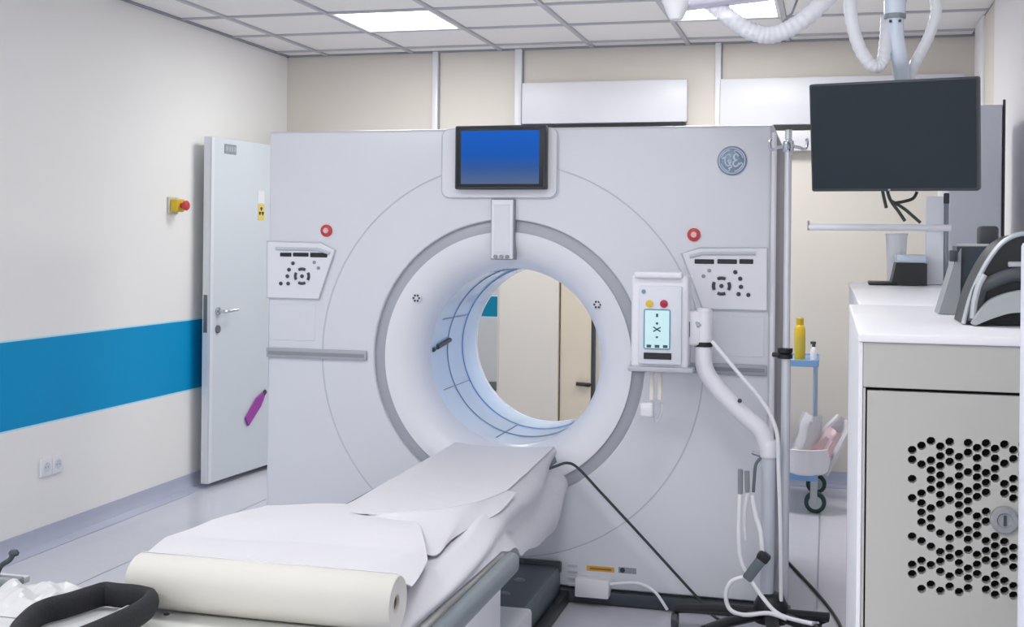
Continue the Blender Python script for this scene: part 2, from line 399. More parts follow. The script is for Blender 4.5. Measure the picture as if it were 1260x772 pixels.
# radiation warning sticker
u0 = (W(321, 262, X=-3.27) - A).dot(dv)
st = obj('warning_sticker', dm(MB().rbox(u0 - 0.035, u0 + 0.035, 0.0, 0.002, 1.505, 1.60, 0.0008, 1)), M_STICK, door)
tr = MB()
for k in range(3):
    a0 = PI / 2 + k * 2 * PI / 3
    tr.prism([(u0 + 0.006 * math.cos(a0 - .5), 1.555 + .006 * math.sin(a0 - .5)), (u0 + 0.027 * math.cos(a0 - .5), 1.555 + .027 * math.sin(a0 - .5)), (u0 + 0.028 * math.cos(a0), 1.555 + .028 * math.sin(a0)), (u0 + 0.027 * math.cos(a0 + .5), 1.555 + .027 * math.sin(a0 + .5)), (u0 + 0.006 * math.cos(a0 + .5), 1.555 + .006 * math.sin(a0 + .5))], 0.002, 0.003)
obj('warning_symbol', dm(tr), M_BLACK, st)
obj('notice', dm(MB().rbox(u0 - 0.035, u0 + 0.035, 0.0, 0.002, 1.605, 1.68, 0.0008, 1)), M_WHITE, door)
hn = MB()
for z in (0.3, 1.7): hn.tube([(L_D - 0.01, 0.006, z - 0.05), (L_D - 0.01, 0.006, z + 0.05)], 0.009)
obj('hinges', dm(hn), M_CHROME, door)
# purple tag hanging on the leaf
ut = (W(314, 502, X=-3.265) - A).dot(dv); zt = W(314, 502, X=-3.265).z
tg = thing('purple_tag', 'slanted purple tag hanging low on the open door leaf', 'tag', Md @ Vector((ut, 0.004, zt - 0.08)))
Rt = Matrix.Translation((ut, 0.004, zt)) @ Matrix.Rotation(math.radians(52), 4, 'Y') @ Matrix.Diagonal((1.15, 1, 1.5, 1))
body = MB().prism([(-0.024, -0.075), (0.024, -0.08), (0.028, 0.03), (0.012, 0.075), (-0.012, 0.075), (-0.03, 0.03)], 0.0, 0.012)
bo = obj('tag_body', body.xf(Md @ Rt), M_PURP, tg)
obj('tag_clip', MB().rbox(-0.01, 0.01, 0.0, 0.014, 0.073, 0.095, 0.003).xf(Md @ Rt), M_DARK, tg)

# ------------------------------------------------------------------ left wall fittings
p = W(212, 253, X=XL)
es = thing('emergency_stop', 'yellow emergency stop box with red button on the left wall', 'button', (XL, p.y, p.z - 0.04))
obj('housing', MB().rbox(XL, XL + 0.055, p.y - 0.04, p.y + 0.04, p.z - 0.035, p.z + 0.035, 0.01, 3), M_YEL, es)
obj('base_plate', MB().rbox(XL, XL + 0.012, p.y - 0.055, p.y + 0.045, p.z - 0.045, p.z + 0.045, 0.004, 2), mat('estop_grey', 'c8c3bd', 0.5), es)
obj('push_button', MB().lathe([(0.014, 0), (0.014, 0.02), (0.026, 0.022), (0.027, 0.035), (0.02, 0.042), (0, 0.044)], 'X', (XL + 0.053, p.y, p.z), 20), M_RED, es)
p = W(62, 573, X=XL)
so = thing('wall_outlet', 'white double socket outlet low on the left wall', 'socket', (XL, p.y, p.z - 0.04))
for k in (-1, 1):
    fr = obj('socket_plate', MB().rbox(XL, XL + 0.012, p.y + k * 0.041 - 0.04, p.y + k * 0.041 + 0.04, p.z - 0.04, p.z + 0.04, 0.004, 2), M_WHITE, so)
    obj('socket_well', MB().lathe([(0.022, 0.0), (0.022, 0.0015), (0.019, 0.0015), (0.019, -0.004), (0, -0.004)], 'X', (XL + 0.0125, p.y + k * 0.041, p.z), 24), mat('socket_well', 'd3d6df', 0.4), fr)
    obj('pin_hole', MB().lathe([(0.0035, 0), (0.0035, 0.002)], 'X', (XL + 0.011, p.y + k * 0.041 - 0.009, p.z), 8).lathe([(0.0035, 0), (0.0035, 0.002)], 'X', (XL + 0.011, p.y + k * 0.041 + 0.009, p.z), 8), M_GREY, fr)

# ------------------------------------------------------------------ white housings high on the back wall
def wall_unit(px0, px1, pyt, pyb, label):
    a = W(px0, pyt, Y=YB - 0.1); b = W(px1, pyb, Y=YB - 0.1)
    t = thing('wall_housing', label, 'wall unit', ((a.x + b.x) / 2, YB, b.z), 'white housings on the back wall')
    obj('housing', MB().rbox(a.x, b.x, YB - 0.10, YB - 0.031, b.z + 0.025, a.z, 0.008, 2), mat('housing_white', 'd6d6dc', 0.4), t)
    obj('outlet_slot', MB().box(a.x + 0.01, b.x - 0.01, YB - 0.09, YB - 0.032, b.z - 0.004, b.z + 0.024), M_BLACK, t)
    obj('lower_cover', MB().rbox(a.x, b.x, YB - 0.085, YB - 0.033, b.z - 0.125, b.z - 0.005, 0.006, 2), mat('unit_grey', 'cfced3', 0.4), t)
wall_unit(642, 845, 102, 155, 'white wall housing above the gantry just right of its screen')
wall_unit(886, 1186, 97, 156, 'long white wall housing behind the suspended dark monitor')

# ------------------------------------------------------------------ CT gantry
GY = 4.57; GX = -1.226; GZ = 0.93
GX_0, GX_1, GZ_0, GZ_1, GYB = -2.252, -0.205, 0.055, 1.843, 5.55
gantry = thing('ct_gantry', 'large white scanner gantry with round bore and blue screen', 'scanner', (GX, (GY + GYB) / 2, 0))
def GF(px, py, y=GY):
    q = W(px, py, Y=y); return (q.x, q.z)
# angles that include the four corners
angs = [2 * PI * k / 160 for k in range(160)]
for cxx in (GX_0, GX_1):
    for czz in (GZ_0, GZ_1):
        angs.append(math.atan2(czz - GZ, cxx - GX) % (2 * PI))
angs = sorted(angs); NA = len(angs)
def rect_ring(inset, y):
    out = []
    for a in angs:
        ca, sa = math.cos(a), math.sin(a)
        tx = (GX_1 - GX) / ca if ca > 1e-9 else (GX_0 - GX) / ca if ca < -1e-9 else 1e9
        tz = (GZ_1 - GZ) / sa if sa > 1e-9 else (GZ_0 - GZ) / sa if sa < -1e-9 else 1e9
        t = min(tx, tz); x, z = GX + ca * t, GZ + sa * t
        mx_, mz_ = (GX_0 + GX_1) / 2, (GZ_0 + GZ_1) / 2; hw, hh = (GX_1 - GX_0) / 2, (GZ_1 - GZ_0) / 2
        out.append(Vector((mx_ + (x - mx_) * (hw - inset) / hw, y, mz_ + (z - mz_) * (hh - inset) / hh)))
    return out
def circ_ring(r, y): return [Vector((GX + r * math.cos(a), y, GZ + r * math.sin(a))) for a in angs]
def ring_mesh(rings):
    vs = [q for g in rings for q in g]; fs = []
    for i in range(len(rings) - 1):
        for k in range(NA):
            k2 = (k + 1) % NA; fs.append((i * NA + k, i * NA + k2, (i + 1) * NA + k2, (i + 1) * NA + k))
    return MB().add(vs, fs)
R_BAND = 0.551; R_BIN = 0.503
shell = ring_mesh([circ_ring(0.47, GYB), rect_ring(0.03, GYB), rect_ring(0.009, GYB - 0.009), rect_ring(0, GYB - 0.03), rect_ring(0, GY + 0.024), rect_ring(0.003, GY + 0.012), rect_ring(0.010, GY + 0.003), rect_ring(0.022, GY), circ_ring(0.778, GY), circ_ring(0.777, GY + 0.0025)])
obj('front_shell', shell, M_GANTRY, gantry, 28)
obj('shell_joint', ring_mesh([circ_ring(0.777, GY + 0.0025), circ_ring(0.772, GY + 0.0025)]), M_GROOVE, gantry)
obj('front_cover', ring_mesh([circ_ring(0.772, GY + 0.0025), circ_ring(0.771, GY), circ_ring(R_BAND + 0.004, GY), circ_ring(R_BAND, GY + 0.004), circ_ring(R_BAND, GY + 0.02)]), M_GANTRY, gantry, 28)
obj('grey_band', ring_mesh([circ_ring(R_BAND, GY + 0.02), circ_ring(R_BAND - 0.012, GY + 0.017), circ_ring(R_BIN + 0.012, GY + 0.012), circ_ring(R_BIN, GY + 0.012)]), M_BAND, gantry)
fl = [circ_ring(R_BIN, GY + 0.012), circ_ring(R_BIN, GY + 0.003)]
R_BORE = 0.357; FD = 0.145
for k in range(13):
    a = k / 12 * PI / 2
    fl.append(circ_ring(R_BIN - (R_BIN - R_BORE) * math.sin(a), GY + FD * (1 - math.cos(a))))
obj('front_flare', ring_mesh(fl), M_GANTRY2, gantry, 40)
YB1 = GY + FD; YB2 = 5.37
liner = obj('bore_liner', ring_mesh([circ_ring(R_BORE, YB1), circ_ring(R_BORE, YB1 + 0.07), circ_ring(R_BORE + 0.006, YB1 + 0.075), circ_ring(R_BORE + 0.006, YB2 - 0.2), circ_ring(R_BORE, YB2 - 0.195), circ_ring(R_BORE, YB2)]), M_LINER, gantry, 40)
for y in (YB1 + 0.075, YB1 + 0.24, YB2 - 0.197):
    obj('liner_seam', ring_mesh([circ_ring(R_BORE + 0.0055, y - 0.003), circ_ring(R_BORE + 0.002, y), circ_ring(R_BORE + 0.0055, y + 0.003)]), mat('seam_blue_grey', '8596ad', 0.4), liner)
for k in range(6):
    a = math.radians(110 + k * 48)
    e = Vector((math.cos(a), 0, math.sin(a))); c0 = Vector((GX, 0, GZ)) + e * (R_BORE + 0.0035)
    obj('liner_seam', MB().tube([c0 + Vector((0, YB1 + 0.08, 0)), c0 + Vector((0, YB2 - 0.2, 0))], 0.0016, 6), MATS['seam_blue_grey'], liner)
rear = [circ_ring(R_BORE, YB2)]
for k in range(1, 9):
    a = k / 8 * PI / 2; rear.append(circ_ring(R_BORE + 0.118 * (1 - math.cos(a)), YB2 + 0.15 * math.sin(a)))
obj('rear_flare', ring_mesh(rear), M_GANTRY2, gantry, 40)
# laser window on the bore wall
a = math.radians(176); e = Vector((math.cos(a), 0, math.sin(a))); c0 = Vector((GX, 0, GZ)) + e * (R_BORE - 0.002)
obj('laser_window', MB().tube([c0 + Vector((0, YB1 + 0.08, -0.006)), c0 + Vector((0, YB1 + 0.25, 0.012))], 0.010, 8), M_DARK, liner)
obj('laser_window', MB().tube([c0 + Vector((0, YB1 + 0.02, -0.012)), c0 + Vector((0, YB1 + 0.04, -0.01))], 0.010, 8), M_DARK, liner)
# plinth
obj('plinth', MB().box(GX_0 + 0.04, GX_1 - 0.03, GY + 0.01, GYB - 0.02, 0, GZ_0), M_DARK, gantry)
obj('plinth_lip', MB().rbox(GX_0 + 0.02, GX_1 - 0.01, GY - 0.012, GY + 0.012, 0.004, GZ_0 - 0.002, 0.004), M_DARK, gantry)
obj('side_panel', MB().rbox(GX_1, GX_1 + 0.012, GY + 0.05, GYB - 0.05, GZ_0, GZ_1 - 0.03, 0.003), mat('side_shade_grey', '77737f', 0.45), gantry)  # dark colour paints in the shade on the gantry's right side
obj('edge_highlight', MB().tube([(GX_1 + 0.004, GY + 0.018, GZ_0), (GX_1 + 0.004, GY + 0.018, GZ_1 - 0.03)], 0.011, 12), M_WHITE, gantry)  # white tube paints in the highlight along the front right edge
# grey bumper strips
for (a, b, c, d) in ((329, 428, 452, 443), (776, 448, 944, 463)):
    x0, z1 = GF(a, b); x1, z0 = GF(c, d)
    z0, z1 = 0.906, 0.946
    bs = obj('bumper_strip', MB().rbox(x0, x1, GY - 0.014, GY + 0.004, z0, z1, 0.005, 2), M_BAND, gantry)
    obj('strip_groove', MB().rbox(x0 + 0.01, x1 - 0.01, GY - 0.0165, GY - 0.013, z0 + 0.013, z0 + 0.027, 0.001, 1), M_GREY, bs)
# screen, its housing
x0, z1 = GF(546, 158); x1, z0 = GF(685, 243)
def rrect(x0, x1, z0, z1, r, n=6, top=True):
    pts = []
    for (cx, cz, a0) in ((x1 - r, z1 - r, 0), (x0 + r, z1 - r, 90), (x0 + r, z0 + r, 180), (x1 - r, z0 + r, 270)):
        for k in range(n + 1):
            a = math.radians(a0 + 90 * k / n); pts.append((cx + r * math.cos(a), cz + r * math.sin(a)))
    return pts
hs = obj('screen_housing', MB().prism(rrect(x0, x1, z0, GZ_1 - 0.004, 0.03), GY - 0.012, GY + 0.004), M_GANTRY2, gantry)
obj('housing_rim', MB().tube([Vector((a, GY - 0.004, b)) for a, b in rrect(x0 - 0.003, x1 + 0.003, z0 - 0.003, GZ_1 - 0.004, 0.033)], 0.004, 6, closed=True), M_GROOVE, gantry)
YS = GY - 0.055
q = [W(560, 155, Y=YS), W(672, 153, Y=YS), W(672, 233, Y=YS), W(562, 233, Y=YS)]
sx0, sx1, sz0, sz1 = q[0].x, q[1].x, q[2].z, q[0].z
dsp = obj('display', MB().rbox(sx0, sx1, YS, GY - 0.01, sz0, sz1, 0.006, 2), M_BLACK, gantry)
dp = MB(); bw = 0.026
dp.box(sx0 + bw, sx1 - bw, YS - 0.0015, YS + 0.001, sz0 + bw * 0.8, sz1 - bw * 0.8)
obj('screen', dp, M_SCREEN, dsp)
fz = MB()
obj('screen_lip', MB().tube([Vector((a, YS, b)) for a, b in rrect(sx0 + 0.006, sx1 - 0.006, sz0 + 0.006, sz1 - 0.006, 0.006)], 0.004, 6, closed=True), M_DARK, dsp)
# laser bracket over the band
x0, z1 = GF(606, 246); x1, z0 = GF(634, 320)
lb = obj('laser_bracket', MB().rbox(x0 + 0.004, x1 - 0.004, GY - 0.03, GY + 0.03, z0 + 0.004, z1, 0.004, 2), M_GANTRY2, gantry)
obj('bracket_edge', MB().rbox(x0, x1, GY - 0.02, GY + 0.028, z0, z1 + 0.002, 0.003, 2), M_GREY, lb)
obj('bracket_face', MB().rbox(x0 + 0.018, x1 - 0.018, GY - 0.032, GY - 0.029, z0 + 0.03, z1 - 0.02, 0.001, 1), M_GANTRY, lb)
for k in range(3):
    xx = x0 + (x1 - x0) * (0.25 + 0.25 * k)
    obj('lens', MB().lathe([(0.008, -0.006), (0.008, 0.002), (0, 0.002)], 'Y', (xx, GY - 0.033, z0 + 0.012), 12), M_GREY, lb)
# speaker grilles on the flare
for px, py in ((513, 367), (735, 375)):
    x, z = GF(px, py, GY + 0.015); r = math.hypot(x - GX, z - GZ)
    sa = min(1, (R_BIN - r) / (R_BIN - R_BORE)); y = GY + FD * (1 - math.sqrt(max(0, 1 - sa * sa)))
    sp = obj('speaker_grille', MB().lathe([(0.02, 0.012), (0.02, -0.004), (0.017, -0.005), (0, -0.005)], 'Y', (x, y, z), 16), M_GANTRY, gantry)
    hm = MB()
    for k in range(6): hm.lathe([(0.0048, 0), (0.0048, -0.0015), (0, -0.0015)], 'Y', (x + 0.012 * math.cos(k * PI / 3), y - 0.005, z + 0.012 * math.sin(k * PI / 3)), 8)
    obj('grille_hole', hm, M_DARK, sp)
# emergency stops
for px, py in ((402, 284), (854, 289)):
    x, z = GF(px, py)
    sb = obj('stop_button', MB().lathe([(0.025, 0.002), (0.025, -0.006), (0.021, -0.008), (0, -0.008)], 'Y', (x, GY, z), 24), M_RED, gantry)
    obj('button_ring', MB().lathe([(0.0115, -0.006), (0.0115, -0.012), (0.009, -0.014), (0, -0.014)], 'Y', (x, GY, z), 20), M_REDL, sb)
# control panels
def control_panel(poly, bar, disp, keys, faint, mirror):
    pts = [GF(*q) for q in poly]
    cp = obj('control_panel', MB().prism(pts, GY - 0.010, GY + 0.003), M_GANTRY2, gantry)
    obj('panel_rim', MB().tube([Vector((a, GY - 0.0085, b)) for a, b in pts], 0.0038, 6, closed=True), M_GROOVE, cp)
    obj('panel_hood', MB().tube([Vector((GF(*q)[0], GY - 0.012, GF(*q)[1])) for q in bar], 0.007, 8), M_GROOVE, cp)
    for (a, b, c, d) in disp:
        x0, z1 = GF(a, b); x1, z0 = GF(c, d)
        obj('readout', MB().rbox(x0, x1, GY - 0.0135, GY - 0.009, z0, z1, 0.002, 1), M_BLACK, cp)
    km = MB(); fm = MB()
    for (a, b) in keys:
        x, z = GF(a, b); km.lathe([(0.0082, -0.009), (0.0082, -0.013), (0.006, -0.0145), (0, -0.0145)], 'Y', (x, GY, z), 10)
    for (a, b) in faint:
        x, z = GF(a, b); fm.lathe([(0.0075, -0.009), (0.0075, -0.012), (0, -0.0125)], 'Y', (x, GY, z), 10)
    # four way pad: curved segments round the centre key
    cx, cz = GF(*keys[0])
    for k in range(4):
        arc = [Vector((cx + 0.030 * math.cos(k * PI / 2 + t), GY - 0.0115, cz + 0.030 * math.sin(k * PI / 2 + t))) for t in (-0.5, -0.25, 0, 0.25, 0.5)]
        km.tube(arc, 0.0062, 8)
    obj('keys', km, M_DARK, cp); obj('faint_keys', fm, M_GREY, cp)
control_panel([(330, 297), (396, 299), (413, 308), (393, 368), (330, 366)], [(341, 306), (392, 307), (407, 312)],
              [(346, 311, 360, 316), (362, 311, 381, 316), (383, 311, 404, 317)],
              [(373, 340), (362, 324), (357, 332), (355, 340), (347, 349), (356, 349)], [(388, 323), (393, 330)], False)
control_panel([(839, 312), (861, 305), (944, 305), (944, 382), (865, 380)], [(849, 316), (864, 312), (930, 312)],
              [(855, 319, 879, 325), (883, 319, 907, 325), (910, 319, 927, 325)],
              [(888, 352), (905, 335), (911, 343), (912, 353), (909, 362), (921, 363)], [(873, 333), (866, 340)], True)
# faint service flap outlines
for (a, b, c, d) in ((332, 374, 388, 420), (868, 388, 940, 440)):
    x0, z1 = GF(a, b); x1, z0 = GF(c, d)
    obj('service_flap', MB().rbox(x0, x1, GY - 0.002, GY + 0.004, z0, z1, 0.0015, 1), M_GANTRY, gantry)
# round emblem
x, z = GF(901, 198)
em = obj('emblem', MB().lathe([(0.055, 0.002), (0.055, -0.004), (0.052, -0.006), (0, -0.006)], 'Y', (x, GY, z), 40), M_LOGO, gantry)
def ecurve(pts, r=0.0032):
    return MB().tube(smooth([Vector((x + a, GY - 0.007, z + b)) for a, b in pts], 6), r, 6)
obj('emblem_ring', MB().tube([Vector((x + 0.0475 * math.cos(k / 32 * 2 * PI), GY - 0.006, z + 0.0475 * math.sin(k / 32 * 2 * PI))) for k in range(32)], 0.0026, 6, closed=True), M_LOGOL, em)
for k in range(4):
    a0 = PI / 4 + k * PI / 2
    pts = [(0.041 * math.cos(a0 + t), 0.041 * math.sin(a0 + t)) for t in (-0.55, -0.2, 0.15, 0.45)] + [(0.034 * math.cos(a0 + 0.55), 0.034 * math.sin(a0 + 0.55)), (0.032 * math.cos(a0 + 0.3), 0.032 * math.sin(a0 + 0.3))]
    obj('emblem_swirl', ecurve(pts, 0.0024), M_LOGOL, em)
obj('emblem_letter', ecurve([(-0.004, 0.014), (-0.010, 0.024), (-0.021, 0.019), (-0.026, 0.002), (-0.021, -0.016), (-0.011, -0.018), (-0.005, -0.006), (-0.006, 0.002), (-0.015, 0.001), (-0.010, -0.008), (-0.002, -0.024), (-0.014, -0.027)]), M_LOGOL, em)
obj('emblem_letter', ecurve([(0.024, 0.016), (0.017, 0.025), (0.008, 0.019), (0.009, 0.006), (0.018, 0.002), (0.008, -0.002), (0.004, -0.014), (0.012, -0.022), (0.022, -0.017), (0.027, -0.008)]), M_LOGOL, em)
# bottom fittings: vents, stickers, small white box
for k in range(4):
    x0, z1 = GF(699, 694 + 8 * k); x1, z0 = GF(711, 698 + 8 * k)
    obj('vent_slot', MB().rbox(x0, x1, GY - 0.004, GY + 0.002, z0, z1, 0.001, 1), M_GROOVE, gantry)
x0, z1 = GF(722, 696); x1, z0 = GF(756, 705)
ys_ = obj('warning_label', MB().box(x0, x1, GY - 0.0015, GY + 0.001, z0, z1), M_AMBER, gantry)
obj('label_print', MB().box(x0 + 0.012, x1 - 0.012, GY - 0.0022, GY - 0.0012, (z0 + z1) / 2 - 0.004, (z0 + z1) / 2 + 0.003), mat('brown_print', '8a6a2c', 0.6), ys_)
x0, z1 = GF(761, 698); x1, z0 = GF(783, 707)
gs = obj('rating_label', MB().box(x0, x1, GY - 0.0015, GY + 0.001, z0, z1), MATS['sign_grey'], gantry)
obj('label_mark', MB().lathe([(0.010, 0), (0.010, -0.001), (0, -0.001)], 'Y', (x0 + 0.016, GY - 0.0015, (z0 + z1) / 2), 16), M_DARK, gs)
x0, z1 = GF(711, 707); x1, z0 = GF(752, 737)
jb = obj('junction_box', MB().rbox(x0, x1, GY - 0.06, GY + 0.002, z0 + 0.012, z1, 0.006, 2), M_WHITE, gantry)
obj('lead', MB().tube(smooth([(x1 - 0.005, GY - 0.03, z1 - 0.02), (x1 + 0.1, GY - 0.02, z1 - 0.01), (x1 + 0.17, GY - 0.03, z0 + 0.05), (x1 + 0.22, GY - 0.03, 0.012)], 6), 0.006, 8), M_HOSE, jb)

# ------------------------------------------------------------------ patient table
TX0, TX1 = -1.60, -0.875
table = thing('patient_table', 'grey and white scanner patient table leading into the bore', 'table', (-1.23, 2.6, 0))
def cradle_fn(u, v):
    x = -1.435 + 0.42 * v; t = (v - 0.5) * 2
    return (x, 1.35 + 3.18 * u, 0.545 + 0.035 * t * t)
obj('cradle', MB().grid(cradle_fn, 30, 16, 0.035), M_SLATE, table)
obj('pedestal', MB().rbox(-1.56, -0.915, 1.45, 3.34, 0.18, 0.47, 0.015, 3), M_WHITE, table)
obj('top_deck', MB().rbox(TX0 + 0.03, TX1 - 0.02, 1.35, 3.36, 0.46, 0.505, 0.012, 3), M_FOOT, table)
for s in (0, 1):
    x = TX1 + 0.012 if s else TX0 - 0.012
    obj('side_rail', MB().rbox(x - 0.022, x + 0.022, 1.40, 3.33, 0.452, 0.512, 0.02, 4), M_RAIL, table)
    for k in range(4):
        y0 = 1.5 + k * 0.46
        xx = -0.91 if s else -1.565
        obj('side_cover', MB().rbox(xx - 0.012, xx + 0.012, y0, y0 + 0.448, 0.20, 0.43, 0.005, 2), M_WHITE, table)
obj('lower_base', MB().rbox(-1.50, -0.95, 1.5, 3.93, 0.012, 0.165, 0.012, 2), M_WHITE, table)
obj('base_cover', MB().rbox(-1.47, -0.99, 3.90, GY - 0.016, 0.012, 0.145, 0.012, 2), M_SLATE, table)
obj('base_rim', MB().rbox(-1.48, -0.985, GY - 0.05, GY - 0.017, 0.12, 0.162, 0.006, 2), M_DARK, table)
for (a, b) in ((-1.09, 4.30), (-1.10, 4.12), (-1.35, 4.30), (-1.35, 4.12)):
    obj('bolt_cap', MB().lathe([(0.022, 0), (0.022, 0.004), (0.012, 0.008), (0, 0.008)], 'Z', (a, b, 0.144), 14), M_RAIL, table)
obj('floor_skirt', MB().rbox(-0.985, -0.955, 3.93, GY - 0.016, 0.0, 0.05, 0.006, 2), M_BLACK, table)
# wide foot end
obj('foot_deck', MB().rbox(-1.62, -0.90, 1.2, 2.44, 0.506, 0.585, 0.03, 4), M_FOOT, table)
obj('foot_screw', MB().lathe([(0.006, 0), (0.006, 0.003), (0, 0.003)], 'Z', W(205, 757, Z=0.585), 10), M_DARK, table)

# ------------------------------------------------------------------ sheets on the table
def nz(x, y, s=3.0, seed=0.0): return noise.noise(Vector((x * s + seed, y * s, seed * 1.7)))
LIP = [W(398, 629, Z=0.612), W(425, 631, Z=0.618), W(454, 633, Z=0.624), W(495, 631, Z=0.628), W(532, 628, Z=0.628), W(565, 623, Z=0.626), W(588, 618, Z=0.622), W(606, 612, Z=0.616), W(624, 604, Z=0.610)]
LIPS = smooth(LIP, 6)
def lip_at(t):
    t = t * (len(LIPS) - 1); i = min(int(t), len(LIPS) - 2); return LIPS[i].lerp(LIPS[i + 1], t - i)
def top_fn(u, v):
    # u from the bore to the lifted lip, v from left to right
    e = lip_at(v); t = 2 * v - 1
    y0 = 4.53; x0 = -1.44 + 0.425 * v
    z0 = 0.592 + 0.014 * t * t
    k = u ** 0.9; kk = u ** 2.2
    x = x0 + (e.x - x0) * k; y = y0 + (e.y - y0) * u; z = z0 + (e.z - z0) * kk
    z += 0.003 * nz(x, y, 7, 2) * min(1, 6 * (1 - u))
    if v < 0.06: z -= 0.03 * (1 - v / 0.06)
    return (x, y, z)
fs = obj('cover_sheet', MB().grid(top_fn, 50, 40, 0.0015), M_SHEET, None, 60)
tag(fs, 'smooth white sheet over the table end nearest the bore, hanging down its right side', 'sheet')
def interp(P, x):
    if x >= P[0][0]: return P[0][1]
    for (xa, va), (xb, vb) in zip(P, P[1:]):
        if x >= xb:
            k = (x - xb) / (xa - xb); k = k * k * (3 - 2 * k); return vb + (va - vb) * k
    return P[-1][1]
ZH = [(4.54, 0.42), (4.30, 0.355), (4.05, 0.36), (3.75, 0.40), (3.42, 0.495), (3.30, 0.517), (2.5, 0.517)]
XH = [(4.54, -0.985), (4.2, -0.965), (3.75, -0.945), (3.40, -0.905), (3.2, -0.900), (2.5, -0.900)]
XT = [(4.54, -1.018), (4.0, -1.000), (3.6, -0.985), (3.2, -0.965), (2.5, -0.955)]
ZT = [(4.54, 0.609), (3.7, 0.611), (3.4, 0.600), (3.1, 0.578), (2.5, 0.572)]
def drape_fn(u, v):
    y = 4.532 - 2.03 * u
    xt, zt, xh, zh = interp(XT, y), interp(ZT, y), interp(XH, y), interp(ZH, y)
    if v < 0.3:
        t = v / 0.3; x = xt - 0.13 * (1 - t) * min(1, 0.25 + u * 1.3); z = zt - 0.008 * (1 - t)
        return (x, y, z - 0.006 * t * t)
    t = (v - 0.3) / 0.7
    x = xt + (xh - xt) * math.sin(t * PI / 2) ** 0.8; z = zt - 0.006 + (zh - zt) * (t ** 1.25)
    amp = math.sin(min(1, t * 1.6) * PI / 2) * min(1, (zt - zh) / 0.15)
    f = math.sin(t * 8.5 + y * 3.1) * 0.011 + math.sin(t * 4.0 - y * 5.0 + 1) * 0.010 + 0.010 * nz(y * 1.0, t, 2.5, 5)
    return (x + f * amp * 1.35 + 0.006 * amp, y, z)
obj('side_drape', MB().grid(drape_fn, 110, 40, 0.0015), M_SHEET, fs, 60)
FB = [W(454, 636, Z=0.612), W(478, 655, Z=0.606), W(505, 672, Z=0.598), W(535, 684, Z=0.585), W(556, 664, Z=0.585), W(585, 646, Z=0.585), W(615, 630, Z=0.588), W(636, 606, Z=0.598)]
FBS = smooth(FB, 6)
def fold_fn(u, v):
    a = lip_at(0.25 + 0.75 * u); t = u * (len(FBS) - 1); i = min(int(t), len(FBS) - 2); b = FBS[i].lerp(FBS[i + 1], t - i)
    q = a.lerp(b, v); q.y += 0.05 * math.sin(v * PI) * math.sin(u * PI)
    return q
obj('lifted_fold', MB().grid(fold_fn, 40, 14, 0.0012), M_SHEET, fs, 60)
# the exam paper roll with the length drawn off it
RX0, RX1, RY, RZ, RR = -1.462, -0.855, 2.352, 0.646, 0.058
roll = thing('paper_roll', 'thick white paper roll lying across the table foot with its sheet drawn out', 'paper roll', ((RX0 + RX1) / 2, RY, 0.587))
obj('roll_body', MB().lathe([(0.020, RX0 + 0.004), (RR - 0.004, RX0), (RR, RX0 + 0.006), (RR + 0.001, (RX0 + RX1) / 2), (RR, RX1 - 0.006), (RR - 0.004, RX1), (0.020, RX1 - 0.004)], 'X', (0, RY, RZ), 48, cap=False), M_ROLL, roll, 50)
obj('roll_core', MB().lathe([(0.020, RX0 + 0.003), (0.020, RX1 - 0.003), (0.0165, RX1 - 0.003), (0.0165, RX0 + 0.003), (0.020, RX0 + 0.003)], 'X', (0, RY, RZ), 24, cap=False), M_KRAFT, roll)
obj('core_hole', MB().lathe([(0.0163, RX0 + 0.01), (0.0163, RX1 - 0.01)], 'X', (0, RY, RZ), 20), M_DARK, roll)
LEFT = [(-1.455, 2.36), (-1.56, 2.55), (-1.675, 2.84), (-1.655, 3.03), (-1.59, 3.24)]
RIGHT = [(-0.862, 2.36), (-0.885, 2.52), (-0.955, 2.84), (-1.05, 3.06), (-1.20, 3.36)]
def lerp_path(P, t):
    t = t * (len(P) - 1); i = min(int(t), len(P) - 2); k = t - i
    k = k * k * (3 - 2 * k) * 0.3 + k * 0.7
    return (P[i][0] + (P[i + 1][0] - P[i][0]) * k, P[i][1] + (P[i + 1][1] - P[i][1]) * k)
def near_sheet(u, v):
    a = lerp_path(LEFT, u); b = lerp_path(RIGHT, u)
    x = a[0] + (b[0] - a[0]) * v; y = a[1] + (b[1] - a[1]) * v
    top = 0.706 + (0.618 - 0.706) * min(1, u / 0.5) ** 0.75
    z = top + 0.012 * nz(x, y, 4, 3) * min(1, u * 3)
    if x < -1.46: z -= (-1.46 - x) * 0.05 * (0.4 + 0.6 * (1 - u))
    if x > -1.0: z -= (x + 1.0) * 0.35 * min(1, u * 2.5)
    z += 0.010 * math.sin(v * PI) * u * (1 - u)
    z -= 0.010 * max(0, (u - 0.75) / 0.25) * v
    return (x, y, z)
obj('drawn_sheet', MB().grid(near_sheet, 50, 50, 0.0015), M_SHEET, roll, 60)
